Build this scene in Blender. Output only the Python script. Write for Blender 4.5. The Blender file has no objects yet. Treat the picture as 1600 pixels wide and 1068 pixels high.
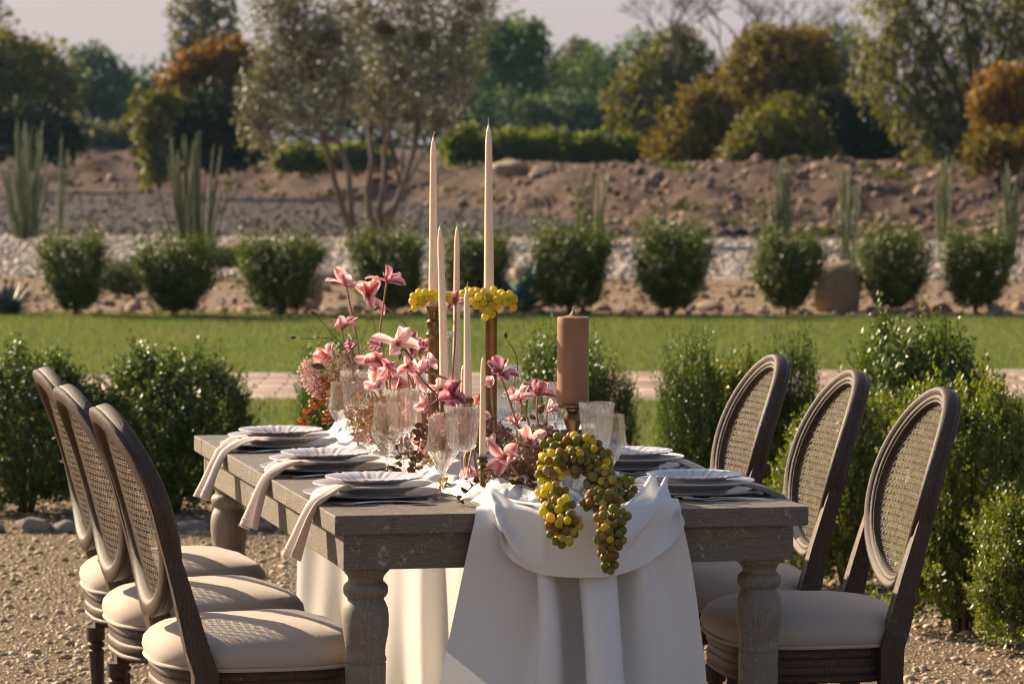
import bpy, bmesh, math, random
import numpy as np
from mathutils import Vector, Matrix, Euler

R = math.radians
PI = math.pi
rng = np.random.default_rng(7)
scene = bpy.context.scene
COL = scene.collection

# ------------------------------------------------------------------ camera
F_PX, CAM_H, PITCH, ROLL = 5600.0, 1.52, 0.0563, -0.004
cam_data = bpy.data.cameras.new('camera')
cam_data.sensor_width = 36.0
cam_data.lens = 36.0 * F_PX / 1600.0
cam_data.clip_start = 0.1
cam_data.clip_end = 2000.0
cam = bpy.data.objects.new('camera', cam_data)
COL.objects.link(cam)
cam.location = (0, 0, CAM_H)
cam.rotation_euler = (Matrix.Rotation(PI / 2 - PITCH, 3, 'X') @ Matrix.Rotation(-ROLL, 3, 'Z')).to_euler()
cam_data.dof.use_dof = True
cam_data.dof.focus_distance = 7.55
cam_data.dof.aperture_fstop = 10.0
scene.camera = cam

# ------------------------------------------------------------------ world, sun, exposure
SUN_EL, SUN_AZ = R(27), R(-52)          # azimuth from +Y, negative = to the left
world = bpy.data.worlds.new('World')
scene.world = world
world.use_nodes = True
wn = world.node_tree.nodes
wl = world.node_tree.links
wn.clear()
wout = wn.new('ShaderNodeOutputWorld')
wbg = wn.new('ShaderNodeBackground')
sky = wn.new('ShaderNodeTexSky')
sky.sky_type = 'NISHITA'
sky.sun_disc = False
sky.sun_elevation = SUN_EL
sky.sun_rotation = SUN_AZ
sky.altitude = 0
sky.air_density = 1.0
sky.dust_density = 3.5
sky.ozone_density = 1.0
# thin overall haze veil: pulls the clear sky towards a warm pale grey everywhere
mixv = wn.new('ShaderNodeMix')
mixv.data_type = 'RGBA'
tcw = wn.new('ShaderNodeTexCoord'); sxw = wn.new('ShaderNodeSeparateXYZ'); wl.new(tcw.outputs['Generated'], sxw.inputs[0])
rpw = wn.new('ShaderNodeMapRange'); rpw.interpolation_type = 'SMOOTHSTEP'
rpw.inputs['From Min'].default_value = 0.0; rpw.inputs['From Max'].default_value = 0.30
rpw.inputs['To Min'].default_value = 0.80; rpw.inputs['To Max'].default_value = 0.04
wl.new(sxw.outputs[2], rpw.inputs['Value']); wl.new(rpw.outputs[0], mixv.inputs[0])
mixv.inputs[7].default_value = (5.0, 4.45, 4.6, 1)
wl.new(sky.outputs[0], mixv.inputs[6])
wl.new(mixv.outputs[2], wbg.inputs[0])
wbg.inputs[1].default_value = 0.062
wl.new(wbg.outputs[0], wout.inputs[0])

sun_data = bpy.data.lights.new('sun', 'SUN')
sun_data.energy = 5.0
sun_data.angle = R(0.5)
sun_data.color = (1.0, 0.80, 0.56)
sun = bpy.data.objects.new('sun', sun_data)
COL.objects.link(sun)
sdir = Vector((math.sin(SUN_AZ) * math.cos(SUN_EL), math.cos(SUN_AZ) * math.cos(SUN_EL), math.sin(SUN_EL)))
sun.rotation_euler = sdir.to_track_quat('Z', 'Y').to_euler()
sun.location = (-6, 8, 9)

vs = scene.view_settings
vs.view_transform = 'Standard'
vs.look = 'None'
vs.exposure = 1.08
vs.gamma = 1.0
vs.use_curve_mapping = False
cy = scene.cycles
try:
    cy.use_denoising = True
    cy.filter_width = 1.1
    cy.denoiser = 'OPENIMAGEDENOISE'
    cy.max_bounces = 10
    cy.transparent_max_bounces = 12
    cy.transmission_bounces = 10
    cy.glossy_bounces = 4
    cy.diffuse_bounces = 3
    cy.volume_bounces = 0
    cy.caustics_reflective = False
    cy.caustics_refractive = False
    cy.sample_clamp_indirect = 6.0
    cy.volume_step_rate = 4.0
except Exception:
    pass

# ------------------------------------------------------------------ picture <-> place
def ray(px, py):
    u, v = px - 800.0, 534.0 - py
    c, s = math.cos(-ROLL), math.sin(-ROLL)
    u, v = u * c - v * s, u * s + v * c
    cp, sp = math.cos(PITCH), math.sin(PITCH)
    return Vector((u / F_PX, cp + v / F_PX * sp, -sp + v / F_PX * cp))
def atY(px, py, Y):
    d = ray(px, py)
    return Vector((0, 0, CAM_H)) + d * (Y / d.y)
def atZ(px, py, z=0.0):
    d = ray(px, py)
    return Vector((0, 0, CAM_H)) + d * ((z - CAM_H) / d.z)
TH = 0.230
TO = Vector((-0.357, 7.215, 0))
TU = Vector((math.cos(TH), math.sin(TH), 0))
TV = Vector((-math.sin(TH), math.cos(TH), 0))
TW, TL, TZ = 1.004, 2.01, 0.76
def tab(u, v, z=TZ):
    return TO + TU * u + TV * v + Vector((0, 0, z))
def to_uv(p):
    d = Vector(p) - TO
    return d.dot(TU), d.dot(TV)

# ------------------------------------------------------------------ object helpers
def tag(o, label=None, cat=None, group=None, kind=None):
    if label: o['label'] = label
    if cat: o['category'] = cat
    if group: o['group'] = group
    if kind: o['kind'] = kind
    return o
def thing(name, label, cat, loc=(0, 0, 0), rz=0.0, group=None):
    o = bpy.data.objects.new(name, None)
    o.empty_display_size = 0.1
    COL.objects.link(o)
    o.location = loc
    o.rotation_euler = (0, 0, rz)
    return tag(o, label, cat, group)
def link(name, me, parent=None, loc=None, rot=None, scale=None):
    o = bpy.data.objects.new(name, me)
    COL.objects.link(o)
    if parent is not None: o.parent = parent
    if loc is not None: o.location = loc
    if rot is not None: o.rotation_euler = rot
    if scale is not None: o.scale = (scale,) * 3 if isinstance(scale, (int, float)) else scale
    return o
def kids(o):
    return [c for c in COL.objects if c.parent is o]
def copy_tree(o, parent=None, table=None):
    c = o.copy()
    COL.objects.link(c)
    c.parent = parent
    for ch in (table[o] if table and o in table else list(o.children)):
        copy_tree(ch, c, table)
    return c

def np_mesh(name, V, F, m=None, smooth=False, uv=None):
    """V (n,3), F (k,3|4) arrays -> mesh, fast."""
    V = np.asarray(V, dtype=np.float32).reshape(-1, 3)
    F = np.asarray(F, dtype=np.int32)
    k = F.shape[1]
    me = bpy.data.meshes.new(name)
    me.vertices.add(len(V))
    me.vertices.foreach_set('co', V.ravel())
    me.loops.add(F.size)
    me.loops.foreach_set('vertex_index', F.ravel())
    me.polygons.add(len(F))
    me.polygons.foreach_set('loop_start', np.arange(0, F.size, k, dtype=np.int32))
    me.polygons.foreach_set('loop_total', np.full(len(F), k, dtype=np.int32))
    if smooth:
        me.polygons.foreach_set('use_smooth', np.ones(len(F), dtype=bool))
    if uv is not None:
        ul = me.uv_layers.new(name='UVMap')
        ul.data.foreach_set('uv', np.asarray(uv, dtype=np.float32)[F.ravel()].ravel())
    me.update(calc_edges=True)
    if m: me.materials.append(m)
    return me

class MB:
    def __init__(self):
        self.v = []; self.f = []
    def add(self, vs_, fs_):
        n = len(self.v)
        self.v.extend([tuple(p) for p in vs_])
        self.f.extend([tuple(i + n for i in f) for f in fs_])
    def box(self, x0, x1, y0, y1, z0, z1, bev=0.0):
        if bev <= 0:
            v = [(x, y, z) for z in (z0, z1) for y in (y0, y1) for x in (x0, x1)]
            self.add(v, [(0, 2, 3, 1), (4, 5, 7, 6), (0, 1, 5, 4), (2, 6, 7, 3), (0, 4, 6, 2), (1, 3, 7, 5)])
            return
        bm = bmesh.new()
        bmesh.ops.create_cube(bm, size=1.0)
        for p in bm.verts:
            p.co = Vector(((x0 + x1) / 2 + p.co.x * (x1 - x0), (y0 + y1) / 2 + p.co.y * (y1 - y0), (z0 + z1) / 2 + p.co.z * (z1 - z0)))
        bmesh.ops.bevel(bm, geom=bm.edges[:], offset=bev, segments=2, affect='EDGES', profile=0.6)
        bm.verts.ensure_lookup_table()
        self.add([p.co[:] for p in bm.verts], [tuple(q.index for q in f.verts) for f in bm.faces])
        bm.free()
    def lathe(self, prof, n=24, c=(0, 0, 0), mod=None, axis=None, capb=True, capt=True):
        vs_ = []
        for (r, z) in prof:
            for i in range(n):
                a = 2 * PI * i / n
                rr = r * (mod(a, z) if mod else 1.0)
                vs_.append(Vector((rr * math.cos(a), rr * math.sin(a), z)))
        if axis is not None:
            q = Vector(axis).to_track_quat('Z', 'Y')
            vs_ = [q @ p for p in vs_]
        vs_ = [p + Vector(c) for p in vs_]
        fs_ = []
        m_ = len(prof)
        for j in range(m_ - 1):
            for i in range(n):
                a, b = j * n + i, j * n + (i + 1) % n
                fs_.append((a, b, b + n, a + n))
        if capb: fs_.append(tuple(range(n))[::-1])
        if capt: fs_.append(tuple((m_ - 1) * n + i for i in range(n)))
        self.add(vs_, fs_)
    def tube(self, pts, rad, n=8, cap=True, flat=1.0):
        pts = [Vector(p) for p in pts]
        if not hasattr(rad, '__len__'): rad = [rad] * len(pts)
        up = Vector((0, 0, 1))
        t0 = (pts[1] - pts[0]).normalized()
        if abs(t0.dot(up)) > 0.95: up = Vector((1, 0, 0))
        s = t0.cross(up).normalized()
        vs_ = []
        for i, p in enumerate(pts):
            t = (pts[min(i + 1, len(pts) - 1)] - pts[max(i - 1, 0)]).normalized()
            s = (s - t * s.dot(t)).normalized()
            b = t.cross(s)
            for k in range(n):
                a = 2 * PI * k / n
                vs_.append(p + (s * math.cos(a) + b * math.sin(a) * flat) * rad[i])
        fs_ = []
        for j in range(len(pts) - 1):
            for i in range(n):
                a, b_ = j * n + i, j * n + (i + 1) % n
                fs_.append((a, b_, b_ + n, a + n))
        if cap:
            fs_.append(tuple(range(n))[::-1])
            fs_.append(tuple((len(pts) - 1) * n + i for i in range(n)))
        self.add(vs_, fs_)
    def mesh(self, name, m=None, smooth=True, sharp=None):
        me = bpy.data.meshes.new(name)
        me.from_pydata([tuple(p) for p in self.v], [], self.f)
        if smooth:
            me.polygons.foreach_set('use_smooth', [True] * len(me.polygons))
            me.update()
            if sharp: me.set_sharp_from_angle(angle=R(sharp))
        me.update()
        if m: me.materials.append(m)
        return me
    def build(self, name, m=None, parent=None, smooth=True, sharp=40, **k):
        return link(name, self.mesh(name, m, smooth, sharp), parent, **k)

# ------------------------------------------------------------------ materials
MATS = {}
def nt(name):
    m = bpy.data.materials.new(name)
    m.use_nodes = True
    n = m.node_tree.nodes
    b = n['Principled BSDF']
    MATS[name] = m
    return m, n, m.node_tree.links, b
def coords(n, l, scale=(1, 1, 1), kind='Object'):
    tc = n.new('ShaderNodeTexCoord')
    mp = n.new('ShaderNodeMapping')
    mp.inputs['Scale'].default_value = scale
    l.new(tc.outputs[kind], mp.inputs['Vector'])
    return mp.outputs[0]
def noise(n, l, vec, scale, detail=4, rough=0.55, dist=0.0):
    t = n.new('ShaderNodeTexNoise')
    t.inputs['Scale'].default_value = scale
    t.inputs['Detail'].default_value = detail
    t.inputs['Roughness'].default_value = rough
    t.inputs['Distortion'].default_value = dist
    if vec is not None: l.new(vec, t.inputs['Vector'])
    return t.outputs['Fac']
def ramp(n, l, fac, stops):
    r = n.new('ShaderNodeValToRGB')
    e = r.color_ramp.elements
    while len(e) < len(stops): e.new(0.5)
    for i, (p, c) in enumerate(stops):
        e[i].position = p
        e[i].color = tuple(c) + (1,) if len(c) == 3 else c
    l.new(fac, r.inputs['Fac'])
    return r.outputs['Color']
def bump(n, l, b, h, strength=0.3, dist=0.01):
    bp = n.new('ShaderNodeBump')
    bp.inputs['Strength'].default_value = strength
    bp.inputs['Distance'].default_value = dist
    l.new(h, bp.inputs['Height'])
    l.new(bp.outputs[0], b.inputs['Normal'])
    return bp
def mixc(n, l, fac, a, c, mode='MIX'):
    m = n.new('ShaderNodeMix')
    m.data_type = 'RGBA'
    m.blend_type = mode
    for idx, val in ((0, fac), (6, a), (7, c)):
        if isinstance(val, (int, float)): m.inputs[idx].default_value = val
        elif isinstance(val, (tuple, list)): m.inputs[idx].default_value = tuple(val) + (1,) if len(val) == 3 else val
        else: l.new(val, m.inputs[idx])
    return m.outputs[2]
def simple(name, base, rough=0.5, c2=None, sc=20, bmp=0.0, bd=0.002, metal=0.0, stretch=(1, 1, 1), **kw):
    m, n, l, b = nt(name)
    v = coords(n, l, stretch)
    f = noise(n, l, v, sc)
    if c2 is not None:
        l.new(ramp(n, l, f, [(0.35, base), (0.68, c2)]), b.inputs['Base Color'])
    else:
        b.inputs['Base Color'].default_value = tuple(base) + (1,)
    b.inputs['Roughness'].default_value = rough
    b.inputs['Metallic'].default_value = metal
    if bmp: bump(n, l, b, f, bmp, bd)
    for k, val in kw.items():
        b.inputs[k].default_value = val
    return m
def wood(name, dark, mid, pale, stretch, rough=0.6, bmp=0.5, wear=0.45, wearcol=None, sc=30):
    m, n, l, b = nt(name)
    v = coords(n, l, stretch)
    g = noise(n, l, v, sc, 8, 0.7, 0.4)
    v2 = coords(n, l, (1, 1, 1))
    big = noise(n, l, v2, 6, 3)
    c = ramp(n, l, g, [(0.30, dark), (0.5, mid), (0.72, pale)])
    c = mixc(n, l, ramp(n, l, big, [(0.4, (0, 0, 0)), (0.75, (0.55, 0.55, 0.55))]), c, mid)
    if wearcol:
        w = noise(n, l, v2, 38, 8, 0.8, 1.4)
        wf = ramp(n, l, w, [(0.57, (0, 0, 0)), (0.63, (wear,) * 3)])
        c = mixc(n, l, wf, c, wearcol)
    l.new(c, b.inputs['Base Color'])
    b.inputs['Roughness'].default_value = rough
    bump(n, l, b, g, bmp, 0.0025)
    return m
def leafmat(name, cols, rough=0.4, trans=0.35, spec=0.5, extra=None, objvar=0.0, tint=(1.5, 1.5, 0.5)):
    """foliage: per-leaf colour, light passes through"""
    m, n, l, b = nt(name)
    g = n.new('ShaderNodeNewGeometry')
    k = len(cols)
    c = ramp(n, l, g.outputs['Random Per Island'], [((i / max(1, k - 1)), col) for i, col in enumerate(cols)])
    if objvar:
        v = coords(n, l, (1, 1, 1))
        f = noise(n, l, v, objvar, 3)
        c = mixc(n, l, ramp(n, l, f, [(0.35, (0, 0, 0)), (0.7, (0.9, 0.9, 0.9))]), c, extra or cols[-1])
    l.new(c, b.inputs['Base Color'])
    b.inputs['Roughness'].default_value = rough
    b.inputs['Specular IOR Level'].default_value = spec
    if trans:
        t = n.new('ShaderNodeBsdfTranslucent')
        tc_ = mixc(n, l, 1.0, c, tint, 'MULTIPLY')
        l.new(tc_, t.inputs['Color'])
        mx = n.new('ShaderNodeMixShader')
        mx.inputs[0].default_value = trans
        l.new(b.outputs[0], mx.inputs[1])
        l.new(t.outputs[0], mx.inputs[2])
        l.new(mx.outputs[0], n['Material Output'].inputs['Surface'])
    return m

M = {}
M['table'] = wood('weathered_grey_wood', (0.070, 0.055, 0.041), (0.160, 0.132, 0.102), (0.25, 0.214, 0.172), (14, 1.0, 14), 0.5, 0.5, 0.8, (0.48, 0.43, 0.36))
M['table_x'] = wood('weathered_grey_wood_end', (0.070, 0.055, 0.041), (0.160, 0.132, 0.102), (0.25, 0.214, 0.172), (1.0, 14, 14), 0.5, 0.5, 0.8, (0.48, 0.43, 0.36))
M['table_leg'] = wood('weathered_grey_wood_turned', (0.12, 0.096, 0.072), (0.21, 0.176, 0.138), (0.29, 0.25, 0.205), (9, 9, 1.2), 0.55, 0.4, 0.5, (0.40, 0.36, 0.31))
M['oak'] = wood('limed_brown_oak', (0.016, 0.008, 0.004), (0.056, 0.028, 0.014), (0.135, 0.076, 0.042), (14, 14, 1.2), 0.5, 0.8, 0.4, (0.26, 0.20, 0.15))
M['cane'] = simple('woven_cane', (0.20, 0.145, 0.10), 0.45, (0.36, 0.28, 0.205), 60)
M['gap'] = simple('dark_groove', (0.03, 0.022, 0.016), 0.9)

def cloth_mat(name, base, rough=0.8, weave=900, bmp=0.15, sheen=0.3, trans=0.0, fine=0.0):
    m, n, l, b = nt(name)
    v = coords(n, l, (1, 1, 1))
    f = noise(n, l, v, weave, 2)
    f2 = noise(n, l, v, 14, 3)
    c = mixc(n, l, ramp(n, l, f, [(0.35, (0.0,) * 3), (0.65, (0.5,) * 3)]), base, tuple(x * 0.82 for x in base))
    c = mixc(n, l, ramp(n, l, f2, [(0.35, (0, 0, 0)), (0.7, (0.35,) * 3)]), c, tuple(x * 0.9 for x in base))
    l.new(c, b.inputs['Base Color'])
    b.inputs['Roughness'].default_value = rough
    b.inputs['Sheen Weight'].default_value = sheen
    b.inputs['Sheen Roughness'].default_value = 0.4
    wr = noise(n, l, v, 22, 3, 0.5, 1.2)
    bw = bump(n, l, b, wr, 0.25 if weave > 1000 else 0.12, 0.004)
    bp2 = n.new('ShaderNodeBump'); bp2.inputs['Strength'].default_value = bmp; bp2.inputs['Distance'].default_value = 0.0008
    l.new(f, bp2.inputs['Height']); l.new(bw.outputs[0], bp2.inputs['Normal']); l.new(bp2.outputs[0], b.inputs['Normal'])
    if trans:
        t = n.new('ShaderNodeBsdfTranslucent')
        l.new(c, t.inputs['Color'])
        mx = n.new('ShaderNodeMixShader')
        mx.inputs[0].default_value = trans
        l.new(b.outputs[0], mx.inputs[1])
        l.new(t.outputs[0], mx.inputs[2])
        l.new(mx.outputs[0], n['Material Output'].inputs['Surface'])
    return m
M['linen'] = cloth_mat('beige_linen', (0.50, 0.41, 0.335), 0.9, 420, 0.8)
M['napkin'] = cloth_mat('blush_linen_napkin', (0.80, 0.69, 0.62), 0.85, 1200, 0.25, trans=0.18)
M['satin'] = cloth_mat('ivory_satin', (0.87, 0.85, 0.83), 0.42, 1500, 0.05, 0.15, trans=0.08)
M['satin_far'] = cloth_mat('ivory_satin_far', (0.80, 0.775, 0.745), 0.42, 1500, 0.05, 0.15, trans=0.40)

def glass(name, tint=(1, 1, 1), rough=0.0, ior=1.42, see=0.52):
    m, n, l, b = nt(name)
    b.inputs['Base Color'].default_value = tuple(tint) + (1,)
    b.inputs['Transmission Weight'].default_value = 1.0
    b.inputs['Roughness'].default_value = rough
    b.inputs['IOR'].default_value = ior
    # glass casts only a faint shadow: mix a little see-through
    t = n.new('ShaderNodeBsdfTransparent')
    mx = n.new('ShaderNodeMixShader')
    mx.inputs[0].default_value = see
    l.new(b.outputs[0], mx.inputs[1])
    l.new(t.outputs[0], mx.inputs[2])
    l.new(mx.outputs[0], n['Material Output'].inputs['Surface'])
    return m
def thin_glass(name, tint=(1, 1, 1), k=1.0):
    m, n, l, b = nt(name)
    n.remove(b)
    t = n.new('ShaderNodeBsdfTransparent'); t.inputs['Color'].default_value = tuple(tint) + (1,)
    g = n.new('ShaderNodeBsdfGlossy'); g.inputs['Roughness'].default_value = 0.03
    fr = n.new('ShaderNodeLayerWeight'); fr.inputs['Blend'].default_value = 0.5
    pw_ = n.new('ShaderNodeMath'); pw_.operation = 'POWER'; pw_.inputs[1].default_value = 4.0; l.new(fr.outputs['Facing'], pw_.inputs[0])
    mu = n.new('ShaderNodeMath'); mu.operation = 'MULTIPLY_ADD'; mu.inputs[1].default_value = 0.8 * k; mu.inputs[2].default_value = 0.04; mu.use_clamp = True
    l.new(pw_.outputs[0], mu.inputs[0])
    mx = n.new('ShaderNodeMixShader'); l.new(mu.outputs[0], mx.inputs[0]); l.new(t.outputs[0], mx.inputs[1]); l.new(g.outputs[0], mx.inputs[2])
    l.new(mx.outputs[0], n['Material Output'].inputs['Surface'])
    return m
M['glass'] = glass('clear_glass')
M['glass_thin'] = glass('thin_blown_glass', (1, 1, 1), 0.0, 1.22, 0.6)
M['glass_grey'] = glass('smoky_ribbed_glass', (0.86, 0.9, 0.93), 0.03)
M['brass'] = simple('aged_brass', (0.26, 0.165, 0.07), 0.30, (0.12, 0.08, 0.04), 25, 0.15, 0.001, 1.0)
M['brass_bright'] = simple('polished_gold_cutlery', (0.75, 0.52, 0.24), 0.2, None, metal=1.0)
M['steel'] = simple('brushed_silver_cutlery', (0.55, 0.55, 0.55), 0.25, None, metal=1.0)
M['china'] = simple('pale_lilac_glazed_china', (0.66, 0.62, 0.64), 0.22, (0.60, 0.57, 0.60), 30, 0.1, 0.001)
M['china_warm'] = simple('warm_white_glazed_china', (0.70, 0.65, 0.63), 0.25, (0.64, 0.60, 0.59), 30)
M['charger'] = simple('smoky_grey_charger', (0.32, 0.30, 0.32), 0.3, (0.40, 0.38, 0.40), 40, 0.3, 0.001)
M['taper'] = simple('ivory_peach_wax', (0.90, 0.76, 0.57), 0.42, (0.86, 0.71, 0.51), 8, **{'Subsurface Weight': 0.35, 'Subsurface Radius': (0.012, 0.006, 0.003), 'Subsurface Scale': 1.0})
M['pillar'] = simple('mocha_wax', (0.36, 0.18, 0.095), 0.5, (0.27, 0.13, 0.065), 30, 0.25, 0.001, stretch=(1, 1, 0.4), **{'Subsurface Weight': 0.25, 'Subsurface Radius': (0.01, 0.005, 0.002), 'Subsurface Scale': 1.0})
M['wick'] = simple('waxed_wick', (0.75, 0.68, 0.55), 0.8)
M['bark'] = simple('grey_brown_bark', (0.16, 0.12, 0.09), 0.9, (0.26, 0.21, 0.165), 18, 0.8, 0.02, stretch=(1, 1, 0.3))
M['bark_dark'] = simple('dark_bark', (0.035, 0.028, 0.026), 0.9, (0.07, 0.055, 0.045), 14, 0.6, 0.02, stretch=(1, 1, 0.3))
M['twig'] = simple('brown_twig', (0.10, 0.065, 0.04), 0.8, (0.17, 0.12, 0.08), 40)

def rock_mat(name, a, b_, sc=14):
    m, n, l, b = nt(name)
    tc = n.new('ShaderNodeTexCoord')
    oi = n.new('ShaderNodeObjectInfo')
    f = noise(n, l, tc.outputs['Object'], sc, 8, 0.65)
    f2 = noise(n, l, tc.outputs['Object'], sc * 6, 6, 0.7)
    c = ramp(n, l, f, [(0.3, a), (0.7, b_)])
    c = mixc(n, l, ramp(n, l, f2, [(0.45, (0, 0, 0)), (0.75, (0.6,) * 3)]), c, tuple(x * 0.55 for x in a))
    l.new(c, b.inputs['Base Color'])
    b.inputs['Roughness'].default_value = 0.9
    b.inputs['Specular IOR Level'].default_value = 0.15
    bump(n, l, b, f2, 0.7, 0.01)
    return m
M['rock'] = rock_mat('tan_fieldstone', (0.30, 0.215, 0.145), (0.40, 0.31, 0.225))
M['rock_grey'] = rock_mat('grey_fieldstone', (0.20, 0.175, 0.16), (0.32, 0.28, 0.25))

def petal_mat(name, centre, mid, edge):
    m, n, l, b = nt(name)
    uvn = n.new('ShaderNodeUVMap')
    sx = n.new('ShaderNodeSeparateXYZ')
    l.new(uvn.outputs[0], sx.inputs[0])
    ab = n.new('ShaderNodeMath'); ab.operation = 'ABSOLUTE'
    l.new(sx.outputs[0], ab.inputs[0])
    ns = noise(n, l, coords(n, l, (1, 1, 1)), 160, 4, 0.7)
    wv = n.new('ShaderNodeMath'); wv.operation = 'MULTIPLY_ADD'
    l.new(ns, wv.inputs[0]); wv.inputs[1].default_value = 0.55
    l.new(ab.outputs[0], wv.inputs[2])
    across = ramp(n, l, wv.outputs[0], [(0.17, centre), (0.50, mid), (0.90, edge)])
    along = ramp(n, l, sx.outputs[1], [(0.0, (1, 1, 1)), (0.22, (0.0,) * 3)])
    c = mixc(n, l, along, across, (0.62, 0.13, 0.055))
    l.new(c, b.inputs['Base Color'])
    b.inputs['Roughness'].default_value = 0.5
    bump(n, l, b, ns, 0.3, 0.001)
    t = n.new('ShaderNodeBsdfTranslucent')
    l.new(c, t.inputs['Color'])
    mx = n.new('ShaderNodeMixShader'); mx.inputs[0].default_value = 0.45
    l.new(b.outputs[0], mx.inputs[1]); l.new(t.outputs[0], mx.inputs[2])
    l.new(mx.outputs[0], n['Material Output'].inputs['Surface'])
    return m
M['petal'] = petal_mat('coral_pink_petal', (0.48, 0.07, 0.07), (0.70, 0.20, 0.20), (0.90, 0.64, 0.64))
M['petal_plum'] = petal_mat('plum_pink_petal', (0.24, 0.035, 0.055), (0.37, 0.085, 0.12), (0.72, 0.40, 0.46))
M['petal_pale'] = petal_mat('pale_blush_petal', (0.55, 0.12, 0.12), (0.78, 0.35, 0.35), (0.92, 0.76, 0.76))
M['stem'] = simple('reddish_flower_stem', (0.26, 0.12, 0.075), 0.55, (0.36, 0.19, 0.11), 30)
M['stem_dark'] = simple('dark_plum_stem', (0.05, 0.028, 0.028), 0.6, (0.10, 0.06, 0.04), 40)
M['stem_green'] = simple('yellow_green_stem', (0.17, 0.19, 0.04), 0.6)
M['stamen'] = simple('orange_stamen', (0.75, 0.30, 0.04), 0.6)
M['fluff'] = leafmat('dried_tan_florets', [(0.36, 0.28, 0.19), (0.48, 0.39, 0.28), (0.27, 0.19, 0.125)], 0.8, 0.15, 0.2, tint=(1.05, 1.0, 0.92))
M['fluff_brown'] = leafmat('dried_brown_florets', [(0.22, 0.115, 0.06), (0.36, 0.21, 0.13), (0.46, 0.30, 0.21)], 0.8, 0.2, 0.2, tint=(1.05, 1.0, 0.92))
M['fluff_pink'] = leafmat('pale_pink_florets', [(0.66, 0.42, 0.40), (0.78, 0.60, 0.56), (0.45, 0.22, 0.24)], 0.8, 0.3, 0.2, tint=(1.05, 1.0, 0.92))
M['amber_leaf'] = leafmat('amber_disc_leaves', [(0.42, 0.13, 0.025), (0.50, 0.20, 0.04), (0.30, 0.09, 0.03)], 0.4, 0.4, 0.5)
M['gold_leaf'] = leafmat('golden_green_disc_leaves', [(0.46, 0.36, 0.05), (0.34, 0.30, 0.05), (0.50, 0.27, 0.04)], 0.4, 0.45, 0.5)
M['brown_leaf'] = leafmat('bronze_disc_leaves', [(0.16, 0.07, 0.025), (0.22, 0.12, 0.035), (0.11, 0.05, 0.03)], 0.4, 0.25, 0.5)

def grape_mat(name, stops):
    m, n, l, b = nt(name)
    oi = n.new('ShaderNodeObjectInfo')
    v = coords(n, l, (1, 1, 1))
    c = ramp(n, l, oi.outputs['Random'], stops)
    f = noise(n, l, v, 130, 3)
    c = mixc(n, l, ramp(n, l, f, [(0.45, (0, 0, 0)), (0.8, (0.35,) * 3)]), c, (0.25, 0.18, 0.11))
    l.new(c, b.inputs['Base Color'])
    b.inputs['Roughness'].default_value = 0.38
    b.inputs['Subsurface Weight'].default_value = 0.75
    b.inputs['Subsurface Radius'].default_value = (0.012, 0.009, 0.002)
    b.inputs['Subsurface Scale'].default_value = 1.0
    b.inputs['Transmission Weight'].default_value = 0.0
    t = n.new('ShaderNodeBsdfTranslucent'); l.new(mixc(n, l, 1.0, c, (1.9, 1.9, 0.55), 'MULTIPLY'), t.inputs['Color'])
    mx = n.new('ShaderNodeMixShader'); mx.inputs[0].default_value = 0.42
    l.new(b.outputs[0], mx.inputs[1]); l.new(t.outputs[0], mx.inputs[2]); l.new(mx.outputs[0], n['Material Output'].inputs['Surface'])
    b.inputs['Roughness'].default_value = 0.45
    return m
M['grape'] = grape_mat('dusky_green_grape', [(0.0, (0.19, 0.20, 0.04)), (0.45, (0.24, 0.225, 0.05)), (0.7, (0.27, 0.20, 0.06)), (0.88, (0.28, 0.15, 0.06)), (1.0, (0.45, 0.38, 0.05))])
M['grape_gold'] = grape_mat('golden_green_grape', [(0.0, (0.60, 0.53, 0.05)), (0.5, (0.50, 0.46, 0.06)), (1.0, (0.60, 0.45, 0.06))])
# ================================================================== generators
def fbm(x, y, s=0):
    """cheap smooth noise on arrays, about -1..1"""
    r = np.random.default_rng(100 + s)
    o = np.zeros_like(np.asarray(x, dtype=float)); a = 1.0; f = 1.0
    for k in range(5):
        for j in range(3):
            th = r.uniform(0, 2 * PI); ph = r.uniform(0, 2 * PI)
            o += a / 3 * np.sin(f * (np.cos(th) * x + np.sin(th) * y) * r.uniform(0.8, 1.25) + ph)
        a *= 0.6; f *= 1.9
    return o
ICO_V = None
def ico():
    global ICO_V, ICO_F
    if ICO_V is None:
        bm = bmesh.new(); bmesh.ops.create_icosphere(bm, subdivisions=1, radius=1.0)
        ICO_V = np.array([v.co[:] for v in bm.verts]); ICO_F = np.array([[v.index for v in f.verts] for f in bm.faces]); bm.free()
    return ICO_V, ICO_F
OCT_V = np.array([(1, 0, 0), (-1, 0, 0), (0, 1, 0), (0, -1, 0), (0, 0, 1), (0, 0, -1)], float)
OCT_F = np.array([(0, 2, 4), (2, 1, 4), (1, 3, 4), (3, 0, 4), (2, 0, 5), (1, 2, 5), (3, 1, 5), (0, 3, 5)])
def rand_rot(n, r):
    q = r.normal(size=(n, 4)); q /= np.linalg.norm(q, axis=1)[:, None]
    w, x, y, z = q.T
    return np.stack([np.stack([1 - 2 * (y * y + z * z), 2 * (x * y - z * w), 2 * (x * z + y * w)], 1),
                     np.stack([2 * (x * y + z * w), 1 - 2 * (x * x + z * z), 2 * (y * z - x * w)], 1),
                     np.stack([2 * (x * z - y * w), 2 * (y * z + x * w), 1 - 2 * (x * x + y * y)], 1)], 1)
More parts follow.
